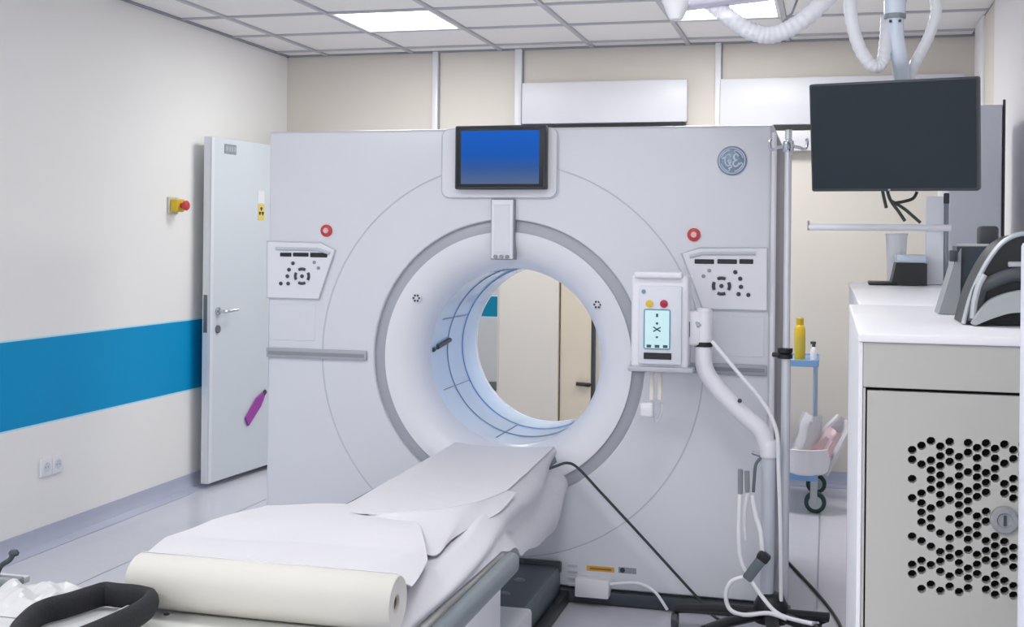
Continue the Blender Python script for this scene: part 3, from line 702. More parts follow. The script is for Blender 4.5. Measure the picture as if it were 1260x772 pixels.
# ------------------------------------------------------------------ black loop strap and white tray by the table foot
tray = thing('accessory_tray', 'white tray left of the table foot under the black loop', 'tray', (-1.85, 2.2, 0))
obj('tray_plate', MB().rbox(-1.98, -1.40, 1.85, 2.268, 0.588, 0.608, 0.004, 2), M_TRAY, tray)
obj('side_plate', MB().rbox(-2.10, -1.80, 2.272, 2.44, 0.588, 0.604, 0.004, 2), M_TRAY, tray)
obj('tray_edge', MB().rbox(-1.425, -1.402, 1.86, 2.26, 0.609, 0.622, 0.003, 2), M_TRAY, tray)
obj('tray_post', MB().tube([(-1.88, 2.25, 0.02), (-1.88, 2.25, 0.587)], 0.03, 14), M_RAIL, tray)
obj('tray_base', MB().lathe([(0.2, 0), (0.2, 0.02), (0.05, 0.04), (0, 0.04)], 'Z', (-1.88, 2.25, 0), 28), M_DARK, tray)
cl = [(186, 741), (184, 729), (166, 723), (140, 726), (112, 736), (84, 745), (52, 754), (32, 768), (18, 790), (50, 806), (100, 788), (140, 771), (172, 755)]
loop_pts = [W(a_, b_, Z=0.636) for a_, b_ in cl]
for q in loop_pts: q.y = min(q.y, 2.262); 
lp = smooth(loop_pts, 7, True)
loop = thing('strap_loop', 'black padded loop strap lying left of the paper roll', 'strap', (-1.56, 2.2, 0.609))
obj('loop_band', MB().tube(lp, 0.0165, 12, True, flat=1.6), M_BLACKM, loop)
# crumpled wrapper and a small metal clamp on the tray
def crumple(cx, cy, cz, sx, sy, h, seed, nu=16, nv=16, amp=1.0):
    def fn(u, v):
        x = cx + (u - 0.5) * sx + 0.03 * sx * nz(u * 4, v * 4, 1.5, seed); y = cy + (v - 0.5) * sy
        e = math.sin(u * PI) ** 0.5 * math.sin(v * PI) ** 0.5 if 0 < u < 1 and 0 < v < 1 else 0
        return (x, y, cz + 0.004 + h * e * (0.55 + amp * 0.9 * nz(u * 5, v * 5, 1.0, seed + 3)) if e > 0 else cz + 0.002)
    return fn
q = W(25, 748, Z=0.61) + Vector((0, -0.02, 0))
tag(obj('plastic_wrapper', MB().grid(crumple(q.x - 0.02, q.y + 0.06, 0.607, 0.20, 0.20, 0.045, 11, 22, 22), 22, 22, 0.001), M_TRAY, None, 20), 'crumpled clear white wrapper on the tray beside the black loop', 'wrapper')
cp_ = W(6, 716, Z=0.612)
ck = thing('metal_clamp', 'small grey metal clamp at the left edge of the white tray', 'clamp', (cp_.x, cp_.y, 0.607))
obj('clamp_bar', MB().rbox(cp_.x - 0.05, cp_.x + 0.045, cp_.y - 0.02, cp_.y + 0.01, 0.608, 0.625, 0.004), M_GREY, ck)
obj('clamp_jaw', MB().tube(smooth([(cp_.x - 0.02, cp_.y - 0.005, 0.622), (cp_.x - 0.01, cp_.y, 0.647), (cp_.x + 0.012, cp_.y, 0.662), (cp_.x + 0.022, cp_.y, 0.677)], 5), 0.006, 8), M_DARK, ck)
obj('clamp_knob', MB().lathe([(0.01, 0), (0.012, 0.006), (0.008, 0.012), (0, 0.013)], 'Z', (cp_.x + 0.023, cp_.y, 0.673), 12), M_DARK, ck)

# black cable running from the table over to the floor
yq = GY - 0.10
pts = [W(668, 580, Y=GY - 0.16), W(684, 574, Y=GY - 0.14), W(698, 570, Y=GY - 0.12), W(712, 577, Y=yq), W(740, 607, Y=yq), W(790, 661, Y=yq), W(840, 716, Y=yq), W(861, 739, Y=yq)]
pe = pts[-1]; pts += [Vector((pe.x + 0.05, pe.y - 0.01, 0.03)), Vector((pe.x + 0.11, pe.y - 0.03, 0.007))]
tag(obj('table_cable', MB().tube(smooth(pts, 6), 0.0052, 8), M_CABLE), 'thin black cable slanting from the table down past the gantry front', 'cable')
pts = [W(960, 682, Z=0.006), W(985, 708, Z=0.006), W(1012, 738, Z=0.006), W(1030, 763, Z=0.006), W(1040, 785, Z=0.006)]
tag(obj('floor_cable', MB().tube(smooth(pts, 6), 0.006, 8), M_CABLE), 'black cable lying on the floor between the gantry and the white cabinet', 'cable')

# ------------------------------------------------------------------ contrast injector on its stand
SY = 4.36
inj = thing('contrast_injector', 'white contrast injector with touch screen on a jointed arm and drip pole', 'injector', (-0.19, SY, 0))
def IP(px, py, y=SY): return W(px, py, Y=y)
# base star
ctr = Vector((-0.185, SY, 0))
obj('hub', MB().lathe([(0.06, 0.06), (0.06, 0.12), (0.045, 0.15), (0.03, 0.16)], 'Z', (ctr.x, ctr.y, 0), 20), M_BLACK, inj)
for ang, ln in ((178, 0.34), (225, 0.30), (275, 0.28), (318, 0.24), (5, 0.165)):
    a = math.radians(ang); e = Vector((math.cos(a), math.sin(a), 0))
    lg = obj('leg', MB().tube([ctr + e * 0.03 + Vector((0, 0, 0.09)), ctr + e * 0.2 + Vector((0, 0, 0.085)), ctr + e * ln + Vector((0, 0, 0.072))], 0.024, 10, flat=0.7), M_BLACK, inj)
    w0 = ctr + e * ln
    obj('caster', MB().lathe([(0.01, -0.012), (0.028, -0.012), (0.030, -0.008), (0.030, 0.008), (0.028, 0.012), (0.01, 0.012)], 'X', (w0.x, w0.y, 0.030), 18), M_DARK, lg)
b0 = IP(946, 552)
obj('column', MB().tube([(ctr.x - 0.015, SY, 0.12), (b0.x, SY, b0.z)], 0.024, 16), mat('column_grey_white', 'c9ced6', 0.35), inj)
obj('column_collar', MB().lathe([(0.03, -0.03), (0.032, -0.01), (0.032, 0.02), (0.028, 0.03)], 'Z', (b0.x, SY, b0.z), 18), M_WHITE, inj)
obj('collar_lever', MB().tube([IP(955, 561), IP(940, 562), IP(925, 557)], 0.008, 8), M_CHROME, inj)
j0 = IP(866, 398); j1 = IP(866, 440)
obj('arm', MB().tube(smooth([j1 + Vector((0, 0, 0.03)), IP(867, 452), IP(880, 474), IP(912, 508), IP(936, 530), IP(945, 552)], 6), 0.031, 16), M_WHITE, inj)
obj('arm_joint', MB().lathe([(0.022, 0.055), (0.030, 0.045), (0.031, 0), (0.029, -0.14), (0, -0.14)], 'Z', (j0.x, SY, j0.z), 20), M_WHITE, inj)
obj('joint_band', MB().lathe([(0.0325, -0.005), (0.0325, 0.012)], 'Z', (j0.x, SY, IP(866, 425).z), 20), M_BLACK, inj)
obj('arm_screw', MB().lathe([(0.008, 0), (0.008, -0.005), (0, -0.006)], 'Y', (IP(911, 492).x, SY - 0.031, IP(911, 492).z), 10), M_DARK, inj)
# head
hy0, hy1 = SY - 0.07, SY + 0.04
a = IP(777, 338, hy0); b = IP(846, 455, hy0)
a2 = IP(786, 343, hy0 - 0.02); b2 = IP(838, 450, hy0 - 0.02)
hd = obj('injector_head', MB().rbox(a.x, b.x, hy0, hy1, b.z, a.z, 0.012, 3), M_WHITE, inj)
obj('head_front', MB().rbox(a2.x, b2.x, hy0 - 0.02, hy0 + 0.004, b2.z, a2.z - 0.025, 0.006, 2), mat('injector_front', 'd9dce3', 0.35), hd)
obj('head_cap', MB().rbox(a.x + 0.012, b.x - 0.02, hy0 - 0.025, hy0 + 0.03, a.z - 0.012, a.z + 0.012, 0.008, 3), M_WHITE, hd)
obj('head_shelf', MB().rbox(a.x - 0.008, b.x + 0.02, hy0 - 0.015, hy0 + 0.05, b.z - 0.012, b.z + 0.006, 0.004, 2), mat('shelf_grey', 'b7b9c2', 0.4), hd)
fy = hy0 - 0.021
def FP(px, py): q = IP(px, py, fy); return q.x, q.z
x0, z1 = FP(793, 381); x1, z0 = FP(824, 430)
sc = obj('touch_screen', MB().rbox(x0, x1, fy - 0.002, fy + 0.003, z0, z1, 0.001, 1), M_PALE, hd)
obj('screen_border', MB().tube([Vector((p_[0], fy - 0.001, p_[1])) for p_ in rrect(x0, x1, z0, z1, 0.004, 3)], 0.0022, 6, closed=True), mat('screen_edge', '5b8aa0', 0.4), sc)
xm = (x0 + x1) / 2
M_ICON = mat('icon_dark', '3a4d5c', 0.5)
for k, hh in ((0.1, 0.012), (0.32, 0.008), (0.68, 0.006)): obj('screen_icon', MB().box(xm - 0.004, xm + 0.004, fy - 0.0032, fy - 0.002, z1 - (z1 - z0) * k - hh, z1 - (z1 - z0) * k), M_ICON, sc)
zc = (z0 + z1) / 2
for s_ in (-1, 1): obj('cross_stroke', MB().tube([(xm - 0.013, fy - 0.0025, zc - s_ * 0.008), (xm + 0.013, fy - 0.0025, zc + s_ * 0.008)], 0.0022, 6), M_ICON, sc)
for k in (0.1, 0.42, 0.74): obj('screen_icon', MB().box(x0 + (x1 - x0) * k, x0 + (x1 - x0) * (k + 0.18), fy - 0.0032, fy - 0.002, z0 + 0.004, z0 + 0.014), M_ICON, sc)
x, z = FP(799, 374); obj('yellow_key', MB().lathe([(0.013, 0.002), (0.013, -0.004), (0, -0.005)], 'Y', (x, fy, z), 16), M_YEL, hd)
x, z = FP(817, 374); obj('red_key', MB().lathe([(0.014, 0.002), (0.014, -0.004), (0, -0.006)], 'Y', (x, fy, z), 16), mat('crimson_key', 'a81f3d', 0.35), hd)
x, z = FP(792, 359); obj('badge', MB().lathe([(0.008, 0.002), (0.008, -0.002), (0, -0.002)], 'Y', (x, fy, z), 12), M_LOGO, hd)
x0, z1 = FP(792, 434); x1, z0 = FP(826, 443)
obj('readout', MB().rbox(x0, x1, fy - 0.003, fy + 0.003, z0, z1, 0.001, 1), M_BLACK, hd)
# bracket between head and joint
c0 = IP(846, 372); c1 = IP(846, 425)
obj('head_bracket', MB().rbox(b.x - 0.01, j0.x - 0.005, SY - 0.03, SY + 0.02, c1.z, c0.z - 0.03, 0.012, 3), M_WHITE, inj)
obj('bracket_slot', MB().rbox(IP(844, 395, SY - 0.03).x, IP(849, 395, SY - 0.03).x, SY - 0.034, SY - 0.028, IP(846, 415, SY - 0.03).z, IP(846, 396, SY - 0.03).z, 0.001, 1), M_BLACK, inj)
obj('head_stay', MB().tube([IP(842, 376, SY + 0.01), IP(861, 402, SY - 0.03)], 0.009, 8), M_SILVER, inj)
# plungers hanging under the head
for px in (802, 812):
    q0 = IP(px, 452, SY - 0.02); q1 = IP(px, 492, SY - 0.02)
    obj('syringe_tube', MB().tube([q0, q1], 0.009, 10), mat('cream_tube', 'e3dcd0', 0.4), inj)
obj('tube_connector', MB().rbox(IP(795, 0).x, IP(811, 0).x, SY - 0.045, SY, IP(800, 512).z, IP(800, 494).z, 0.008, 3), M_WHITE, inj)
obj('connector_tip', MB().tube(smooth([IP(806, 510), IP(808, 520), IP(814, 508), IP(814, 496)], 5), 0.006, 8), M_HOSE2, inj)
# feed cable along the arm
obj('feed_cable', MB().tube(smooth([IP(876, 420, SY - 0.04), IP(905, 455, SY - 0.05), IP(935, 490, SY - 0.05), IP(950, 515, SY - 0.05), IP(957, 540, SY - 0.05), IP(958, 580, SY - 0.04), IP(960, 640, SY - 0.03), IP(961, 740, SY - 0.03)], 6), 0.007, 8), M_HOSE, inj)
# tall drip pole
PX = -0.143; PY = 4.42
obj('pole_foot', MB().rbox(ctr.x - 0.02, PX + 0.025, SY - 0.02, PY + 0.02, 0.075, 0.10, 0.005), M_BLACK, inj)
zt_ = W(967, 160, Y=PY).z
obj('drip_pole', MB().tube([(PX, PY, 0.09), (PX, PY, 1.0)], 0.0165, 14).tube([(PX, PY, 1.0), (PX, PY, zt_)], 0.0125, 14), mat('pole_bright', 'd6d9de', 0.25, metal=0.35), inj)
obj('pole_clamp', MB().lathe([(0.014, -0.02), (0.027, -0.018), (0.027, -0.004), (0.022, 0.0), (0.027, 0.004), (0.027, 0.018), (0.014, 0.02)], 'Z', (PX - 0.004, PY, W(967, 435, Y=PY).z), 16), M_BLACK, inj)
obj('clamp_arm', MB().rbox(PX - 0.05, PX, PY - 0.012, PY + 0.012, W(967, 437, Y=PY).z - 0.008, W(967, 437, Y=PY).z + 0.008, 0.004), M_BLACK, inj)
zh = W(967, 180, Y=PY).z
obj('pole_head', MB().lathe([(0.018, -0.02), (0.022, 0), (0.018, 0.02), (0.0, 0.03)], 'Z', (PX, PY, zh), 14), M_CHROME, inj)
for s in (-1, 1):
    obj('hook', MB().tube(smooth([(PX, PY, zh), (PX + s * 0.035, PY, zh - 0.004), (PX + s * 0.058, PY, zh - 0.012), (PX + s * 0.066, PY, zh + 0.012), (PX + s * 0.062, PY, zh + 0.026)], 5), 0.0055, 8), M_CHROME, inj)
    obj('hook', MB().tube(smooth([(PX, PY, zh), (PX, PY + s * 0.035, zh - 0.004), (PX, PY + s * 0.058, zh - 0.012), (PX, PY + s * 0.066, zh + 0.012)], 5), 0.0055, 8), M_CHROME, inj)
# hanging hoses
def hose(ptsx, r, mt, name='hose', y=SY - 0.09):
    return obj(name, MB().tube(smooth([W(a_, b_, Y=y + (c_ if c_ else 0)) for a_, b_, c_ in ptsx], 6), r, 8), mt, inj)
hose([(912, 590, .02), (910, 620, .01), (909, 660, 0), (912, 690, 0), (922, 710, 0), (938, 735, -.02), (960, 757, -.05), (1000, 768, -.1)], 0.0072, M_HOSE)
hose([(922, 600, .02), (917, 625, 0), (916, 645, 0), (918, 664, 0)], 0.007, M_HOSE2)
hose([(925, 610, .02), (930, 635, .01), (936, 655, 0), (938, 690, 0), (934, 697, 0)], 0.008, M_HOSE)
hose([(916, 710, 0), (900, 716, 0), (893, 732, 0), (898, 750, 0), (915, 757, -.02), (945, 755, -.04), (968, 762, -.06)], 0.0075, M_HOSE)
for q in ((911, 578, 911, 608), (919, 580, 920, 606)):
    obj('luer_tip', MB().tube([W(q[0], q[1], Y=SY - 0.075), W(q[2], q[3], Y=SY - 0.075)], 0.009, 8), M_GREY, inj)
hose([(936, 564, .03), (930, 572, .02), (928, 590, .02), (927, 606, .02)], 0.006, M_SLATE, 'clip_wire')
obj('hose_clip', MB().rbox(-0.018, 0.018, -0.015, 0.015, -0.055, 0.055, 0.006, 2, Matrix.Translation(W(930, 698, Y=SY - 0.09)) @ Matrix.Rotation(math.radians(35), 4, 'Y')), M_SLATE, inj)
obj('hose_clip_cap', MB().rbox(-0.022, 0.022, -0.018, 0.018, 0.03, 0.062, 0.006, 2, Matrix.Translation(W(930, 698, Y=SY - 0.09)) @ Matrix.Rotation(math.radians(35), 4, 'Y')), M_BLACK, inj)

# ------------------------------------------------------------------ blue trolley behind the gantry
TY0, TY1 = 6.60, 6.98; TXa, TXb = -0.31, -0.050; TYL = 6.39
tro = thing('blue_trolley', 'pale blue metal trolley on castors beyond the drip pole', 'trolley', ((TXa + TXb) / 2, 6.5, 0))
zs_ = W(985, 441, Y=TY0).z; zl = W(985, 581, Y=TYL).z
for z, ya_ in ((zs_, TY0), (zl, TYL)):
    sh = obj('shelf', MB().rbox(TXa, TXb, ya_, TY1, z - 0.03, z - 0.016, 0.003, 2), M_BLUE, tro)
    obj('shelf_lip', MB().rbox(TXa - 0.004, TXb + 0.004, ya_ - 0.006, ya_, z - 0.045, z - 0.008, 0.002, 1), M_BLUE, sh)
    obj('shelf_lip', MB().rbox(TXa - 0.004, TXb + 0.004, TY1, TY1 + 0.006, z - 0.045, z - 0.008, 0.002, 1), M_BLUE, sh)
    obj('shelf_lip', MB().rbox(TXa - 0.006, TXa, ya_, TY1, z - 0.045, z - 0.008, 0.002, 1), M_BLUE, sh)
    obj('shelf_lip', MB().rbox(TXb, TXb + 0.006, ya_, TY1, z - 0.045, z - 0.008, 0.002, 1), M_BLUE, sh)
for x in (TXa + 0.012, TXb - 0.012):
    for y in (TY0 + 0.012, TY1 - 0.012):
        obj('post', MB().tube([(x, y, zl - 0.02), (x, y, zs_ - 0.02)], 0.011, 10), mat('trolley_post', '9fb4cd', 0.3, metal=0.5), tro)
    for y in (TYL + 0.06, TY1 - 0.03):
        cs = obj('caster_fork', MB().rbox(x - 0.018, x + 0.018, y - 0.03, y - 0.022, 0.05, 0.125, 0.002, 1).rbox(x - 0.018, x + 0.018, y - 0.03, y + 0.03, 0.122, zl - 0.03, 0.002, 1), M_SILVER, tro)
        obj('caster_wheel', MB().lathe([(0.015, -0.013), (0.045, -0.016), (0.056, -0.011), (0.056, 0.011), (0.045, 0.016), (0.015, 0.013)], 'Y', (x + 0.008, y, 0.056), 24), M_GREEN, cs)
        obj('wheel_disc', MB().lathe([(0.034, -0.020), (0.034, 0.018)], 'Y', (x + 0.008, y, 0.056), 18), M_SILVER, cs)
q = W(984, 438, Y=TY0 + 0.1)
bt = thing('yellow_bottle', 'tall yellow bottle standing on the top shelf of the blue trolley', 'bottle', (q.x, TY0 + 0.1, zs_ - 0.016))
zb = zs_ - 0.016
obj('bottle_body', MB().lathe([(0, 0), (0.027, 0), (0.029, 0.008), (0.029, 0.165), (0.022, 0.185), (0.016, 0.19)], 'Z', (q.x, TY0 + 0.1, zb), 20), M_YEL, bt)
obj('bottle_cap', MB().lathe([(0.02, 0.188), (0.02, 0.222), (0.017, 0.226), (0, 0.226)], 'Z', (q.x, TY0 + 0.1, zb), 18), mat('cap_yellow', 'c9a81e', 0.4), bt)
obj('bottle_label', MB().lathe([(0.0295, 0.05), (0.0295, 0.12)], 'Z', (q.x, TY0 + 0.1, zb), 20, cap=False), mat('label_olive', 'cfb94a', 0.6), bt)
q = W(1004, 438, Y=TY0 + 0.06)
sb2 = thing('spray_bottle', 'small white spray bottle at the right end of the trolley shelf', 'bottle', (q.x - 0.012, TY0 + 0.06, zb))
obj('bottle_body', MB().lathe([(0, 0), (0.018, 0), (0.019, 0.05), (0.01, 0.07), (0.007, 0.075)], 'Z', (q.x - 0.012, TY0 + 0.06, zb), 16), M_WHITE, sb2)
obj('spray_head', MB().lathe([(0.009, 0.074), (0.009, 0.09), (0, 0.09)], 'Z', (q.x - 0.012, TY0 + 0.06, zb), 12).rbox(q.x - 0.03, q.x + 0.0, TY0 + 0.052, TY0 + 0.068, zb + 0.088, zb + 0.102, 0.003), M_DARK, sb2)
# white basin with crumpled papers
BYC = TYL + 0.09
bc = W(990, 575, Y=BYC); bz = zl - 0.016
basin = thing('basin', 'white round basin on the lower shelf of the blue trolley', 'basin', (bc.x, BYC, bz))
bx = bc.x
obj('bowl', MB().lathe([(0, 0), (0.105, 0), (0.122, 0.012), (0.131, 0.05), (0.134, 0.13), (0.138, 0.134), (0.133, 0.136), (0.128, 0.128), (0.122, 0.05), (0.11, 0.02), (0, 0.016)], 'Z', (bx, BYC, bz), 36), M_WHITE, basin)
def paper(cx, cy, cz, w_, h_, tilt, lean, seed, mt, label):
    def fn(u, v):
        x = (u - 0.5) * w_ * (1 - 0.45 * v); z = v * h_; y = 0.03 * nz(u * 3, v * 3, 1, seed) + 0.018 * math.sin(u * 7 + seed)
        return (x + 0.012 * nz(u * 4, v * 4, 1, seed + 5), y, z)
    mb = MB().grid(fn, 10, 10, 0.001).xf(Matrix.Translation((cx, cy, cz)) @ Matrix.Rotation(math.radians(lean), 4, 'Y') @ Matrix.Rotation(math.radians(tilt), 4, 'X'))
    tag(obj('crumpled_paper', mb, mt, None, 25), label, 'paper', 'crumpled papers in the basin')
pz = bz + 0.03; pyy = BYC - 0.02
paper(bx - 0.02, pyy, pz, 0.19, 0.29, 8, 12, 1, M_SHEET, 'upright white crumpled paper peak in the middle of the basin')
paper(bx + 0.04, pyy + 0.03, pz, 0.18, 0.30, -5, 32, 4, M_SHEET, 'white crumpled paper leaning right over the basin edge')
paper(bx + 0.03, pyy - 0.03, pz + 0.01, 0.13, 0.23, 3, 34, 7, M_PINK, 'pinkish crumpled paper leaning right in the basin')
paper(bx - 0.06, pyy + 0.01, pz, 0.12, 0.17, 4, 24, 9, M_HOSE2, 'small pale crumpled paper at the left side of the basin')

# ------------------------------------------------------------------ cabinets on the right
CX0, CX1, CY0, CYM, CY1, CT = 0.052, 0.738, 1.95, 2.86, 4.50, 1.262
cab = thing('equipment_cabinet', 'beige cabinet with a perforated door and white top in the right foreground', 'cabinet', ((CX0 + CX1) / 2, (CY0 + CYM) / 2, 0))
obj('body', MB().box(CX0 + 0.002, CX1, CY0 + 0.02, CYM - 0.003, 0.02, CT - 0.014), M_BEIGE, cab)
obj('top', MB().rbox(CX0 - 0.006, CX1, CY0 - 0.008, CYM - 0.002, CT - 0.014, CT, 0.003, 2), M_WHITE, cab)
obj('side_panel', MB().rbox(CX0 - 0.005, CX0 + 0.0015, CY0, CYM - 0.003, 0.01, CT - 0.0145, 0.001, 1), M_WHITE, cab)
zf = W(1100, 478, Y=CY0).z
obj('fascia', MB().rbox(CX0 + 0.002, CX1, CY0, CY0 + 0.02, zf, CT - 0.0145, 0.001, 1), M_BEIGE, cab)
obj('post_strip', MB().rbox(CX0 + 0.002, CX0 + 0.006, CY0, CY0 + 0.018, 0.02, zf - 0.001, 0.0005, 1), M_BEIGE, cab)
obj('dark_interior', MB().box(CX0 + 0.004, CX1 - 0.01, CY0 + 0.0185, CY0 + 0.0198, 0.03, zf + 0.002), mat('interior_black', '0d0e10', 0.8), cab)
obj('foot_plinth', MB().box(CX0 + 0.01, CX1, CY0 + 0.03, CYM - 0.01, 0.0, 0.02), M_DARK, cab)
# the door: a plate with real holes cut on a honeycomb lattice
DX0 = CX0 + 0.0085; DX1 = CX1 - 0.004; DZ1 = zf - 0.005; DZ0 = 0.03
dpl = obj('door', MB().box(DX0, DX1, CY0 + 0.001, CY0 + 0.016, DZ0, DZ1), M_BEIGE, cab)
cols = {192: (320, 345, 394, 443, 541, 613, 637), 216: (309, 357, 431, 456, 480, 505, 553, 603, 627, 675),
        240: (297, 347, 372, 396, 421, 469, 495, 519, 567, 614, 664), 264: (311, 336, 361, 385, 410, 435, 459, 533, 581, 605, 631, 680),
        288: (299, 325, 350, 399, 448, 497, 546, 571, 595, 643, 669), 312: (338, 363, 387, 413, 437, 461, 486, 511, 535, 585, 609, 633, 683),
        335: (302, 327, 377, 425, 451, 476, 525, 549, 575, 623, 648, 673), 358: (315, 341, 366, 390, 415, 440, 490, 514, 538, 588, 613, 637),
        381: (303, 328, 379, 404, 429, 478, 503, 553, 578, 602, 651, 677), 404: (317, 342, 368, 392, 541, 566, 590, 614, 640, 664, 690),
        428: (306, 355, 407, 431, 555, 579, 605, 655, 680), 451: (320, 343, 394, 420, 444, 570, 595, 620, 668, 692),
        475: (306, 331, 380, 405, 430, 455, 505, 555, 580, 629, 655), 499: (319, 368, 393, 443, 468, 517, 541, 592, 617, 666)}
cut = MB()
for cx_, lst in cols.items():
    for cy_ in lst:
        q = W(1030 + cx_ * 0.4822, 400 + cy_ * 0.4822, Y=CY0)
        vs = []; n = 8; rr = 0.0069
        for y in (CY0 - 0.01, CY0 + 0.03):
            for k in range(n): vs.append((q.x + rr * math.cos(2 * PI * (k + .5) / n), y, q.z + rr * math.sin(2 * PI * (k + .5) / n)))
        fs_ = [tuple(range(n)), tuple(range(2 * n - 1, n - 1, -1))] + [(k, (k + 1) % n, n + (k + 1) % n, n + k) for k in range(n)]
        cut.add(vs, fs_)
co = obj('cutter', cut, M_BEIGE, cab)
bmod = dpl.modifiers.new('holes', 'BOOLEAN'); bmod.operation = 'DIFFERENCE'; bmod.object = co; bmod.solver = 'EXACT'
bpy.context.view_layer.update()
dg = bpy.context.evaluated_depsgraph_get()
me_new = bpy.data.meshes.new_from_object(dpl.evaluated_get(dg)); dpl.modifiers.clear(); dpl.data = me_new
me_new.polygons.foreach_set('use_smooth', [False] * len(me_new.polygons))
bpy.data.objects.remove(co, do_unlink=True)
q = W(1236, 640, Y=CY0)
obj('lock', MB().lathe([(0.021, 0.001), (0.021, -0.006), (0.018, -0.009), (0.012, -0.009), (0.010, -0.006), (0, -0.006)], 'Y', (q.x, CY0, q.z), 28), mat('lock_zinc', '96999c', 0.5, metal=0.3, var=0.25, scale=120), dpl)
obj('lock_slot', MB().box(q.x - 0.002, q.x + 0.002, CY0 - 0.0075, CY0 - 0.005, q.z - 0.008, q.z + 0.008), M_DARK, dpl)
cab2 = thing('rear_cabinet', 'white cabinet behind the perforated one, carrying the black printer', 'cabinet', (((CX0 + 0.02) + CX1) / 2, (CYM + CY1) / 2, 0))
obj('body', MB().box((CX0 + 0.02) + 0.012, CX1, CYM + 0.003, CY1 - 0.002, 0.02, CT - 0.014), M_WHITE, cab2)
obj('top', MB().rbox((CX0 + 0.02) - 0.002, CX1, CYM, CY1, CT - 0.014, CT, 0.003, 2), M_WHITE, cab2)
for k in range(2):
    y0 = CYM + 0.003 + k * 0.818
    obj('side_panel', MB().rbox((CX0 + 0.02) + 0.001, (CX0 + 0.02) + 0.0115, y0, y0 + 0.814, 0.02, CT - 0.0145, 0.002, 1), M_WHITE, cab2)
obj('foot_plinth', MB().box((CX0 + 0.02) + 0.02, CX1, CYM + 0.01, CY1 - 0.01, 0, 0.02), M_DARK, cab2)

# white partition edge at the far right
par = thing('partition_panel', 'white upright panel edge at the far right in front of the cabinet', 'panel', (0.48, 1.66, 0))
x_p = W(1251, 500, D=1.6).x
obj('panel', MB().rbox(x_p, 0.738, 1.64, 1.70, 0.02, 1.405, 0.006, 2), mat('panel_white', 'dfe2ec', 0.4), par)
obj('panel_foot', MB().rbox(x_p + 0.04, 0.72, 1.55, 1.79, 0.0, 0.02, 0.004, 2), M_RAIL, par)

# tall grey locker beyond, against the right wall
a = W(1168, 130, Y=5.02); b = W(1234, 130, Y=5.02)
lk = thing('grey_locker', 'tall flat grey locker standing behind the dark hood near the right wall', 'locker', ((a.x + b.x) / 2, 5.25, 0))
obj('carcass', MB().rbox(a.x, b.x, 5.02, 5.5, 0.0, a.z, 0.004, 2), M_LOCKER, lk)
obj('edge_gasket', MB().rbox(b.x + 0.0005, b.x + 0.010, 5.015, 5.03, 0.02, a.z + 0.02, 0.002, 1), M_DARK, lk)
obj('locker_door', MB().rbox(a.x + 0.004, b.x - 0.004, 5.004, 5.019, 0.06, a.z - 0.006, 0.003, 2), M_LOCKER, lk)

# ------------------------------------------------------------------ things on the cabinets
# dark moulded hood with a silver rim
HY = 2.20
def HP(px, py, y=HY): q = W(px, py, Y=y); return (q.x, q.z)
hood = thing('device_hood', 'black moulded hood with a curved silver rim on the cabinet top', 'hood', (0.31, 2.3, CT))
arch = [(1186, 401), (1190, 384), (1196, 364), (1206, 341), (1219, 318), (1235, 299), (1256, 289), (1280, 290), (1300, 302), (1314, 325), (1322, 360), (1325, 403)]
ap = smooth([Vector((HP(*q)[0], 0, HP(*q)[1])) for q in arch], 4)
poly = [(q.x, max(q.z, CT + 0.001)) for q in ap]
obj('hood_shell', MB().prism(poly, HY + 0.012, HY + 0.17), M_BLACK, hood, 30)
obj('silver_rim', MB().tube([Vector((a_, HY + 0.008, b_ + 0.001)) for a_, b_ in poly], 0.0042, 8, flat=0.8), M_SILVER, hood)
inner = [(1200, 396), (1203, 372), (1207, 356), (1216, 350), (1250, 338), (1290, 345), (1304, 365), (1306, 402)]
obj('grey_band', MB().tube(smooth([Vector((HP(*q)[0], HY + 0.006, max(HP(*q)[1], CT + 0.006))) for q in inner], 5), 0.012, 10, flat=0.7), mat('band_dark_grey', '4a4d53', 0.4), hood)
lip = [(1196, 399), (1206, 383), (1222, 368), (1250, 359), (1278, 358), (1300, 370), (1312, 402)]
lp2 = smooth([Vector((HP(*q, HY - 0.03)[0], 0, max(HP(*q, HY - 0.03)[1], CT + 0.002))) for q in lip], 4)
low = smooth([Vector((HP(*q, HY - 0.03)[0], 0, max(HP(*q, HY - 0.03)[1], CT + 0.001))) for q in [(1310, 404), (1285, 388), (1250, 385), (1225, 391), (1200, 401)]], 4)
obj('grey_visor', MB().prism([(q.x, q.z) for q in lp2] + [(q.x, q.z) for q in low], HY - 0.03, HY - 0.002), mat('visor_grey', 'a2a8a9', 0.4), hood)
obj('side_fin', MB().tube(smooth([Vector((HP(*q)[0], HY - 0.004, max(HP(*q)[1], CT + 0.006))) for q in [(1197, 392), (1199, 372), (1204, 352), (1211, 338)]], 5), 0.0055, 8), M_SILVER, hood)
obj('glint_tab', MB().rbox(HP(1241, 322)[0], HP(1262, 322)[0], HY + 0.004, HY + 0.012, HP(1241, 329)[1], HP(1241, 322)[1], 0.002, 1), M_SILVER, hood)
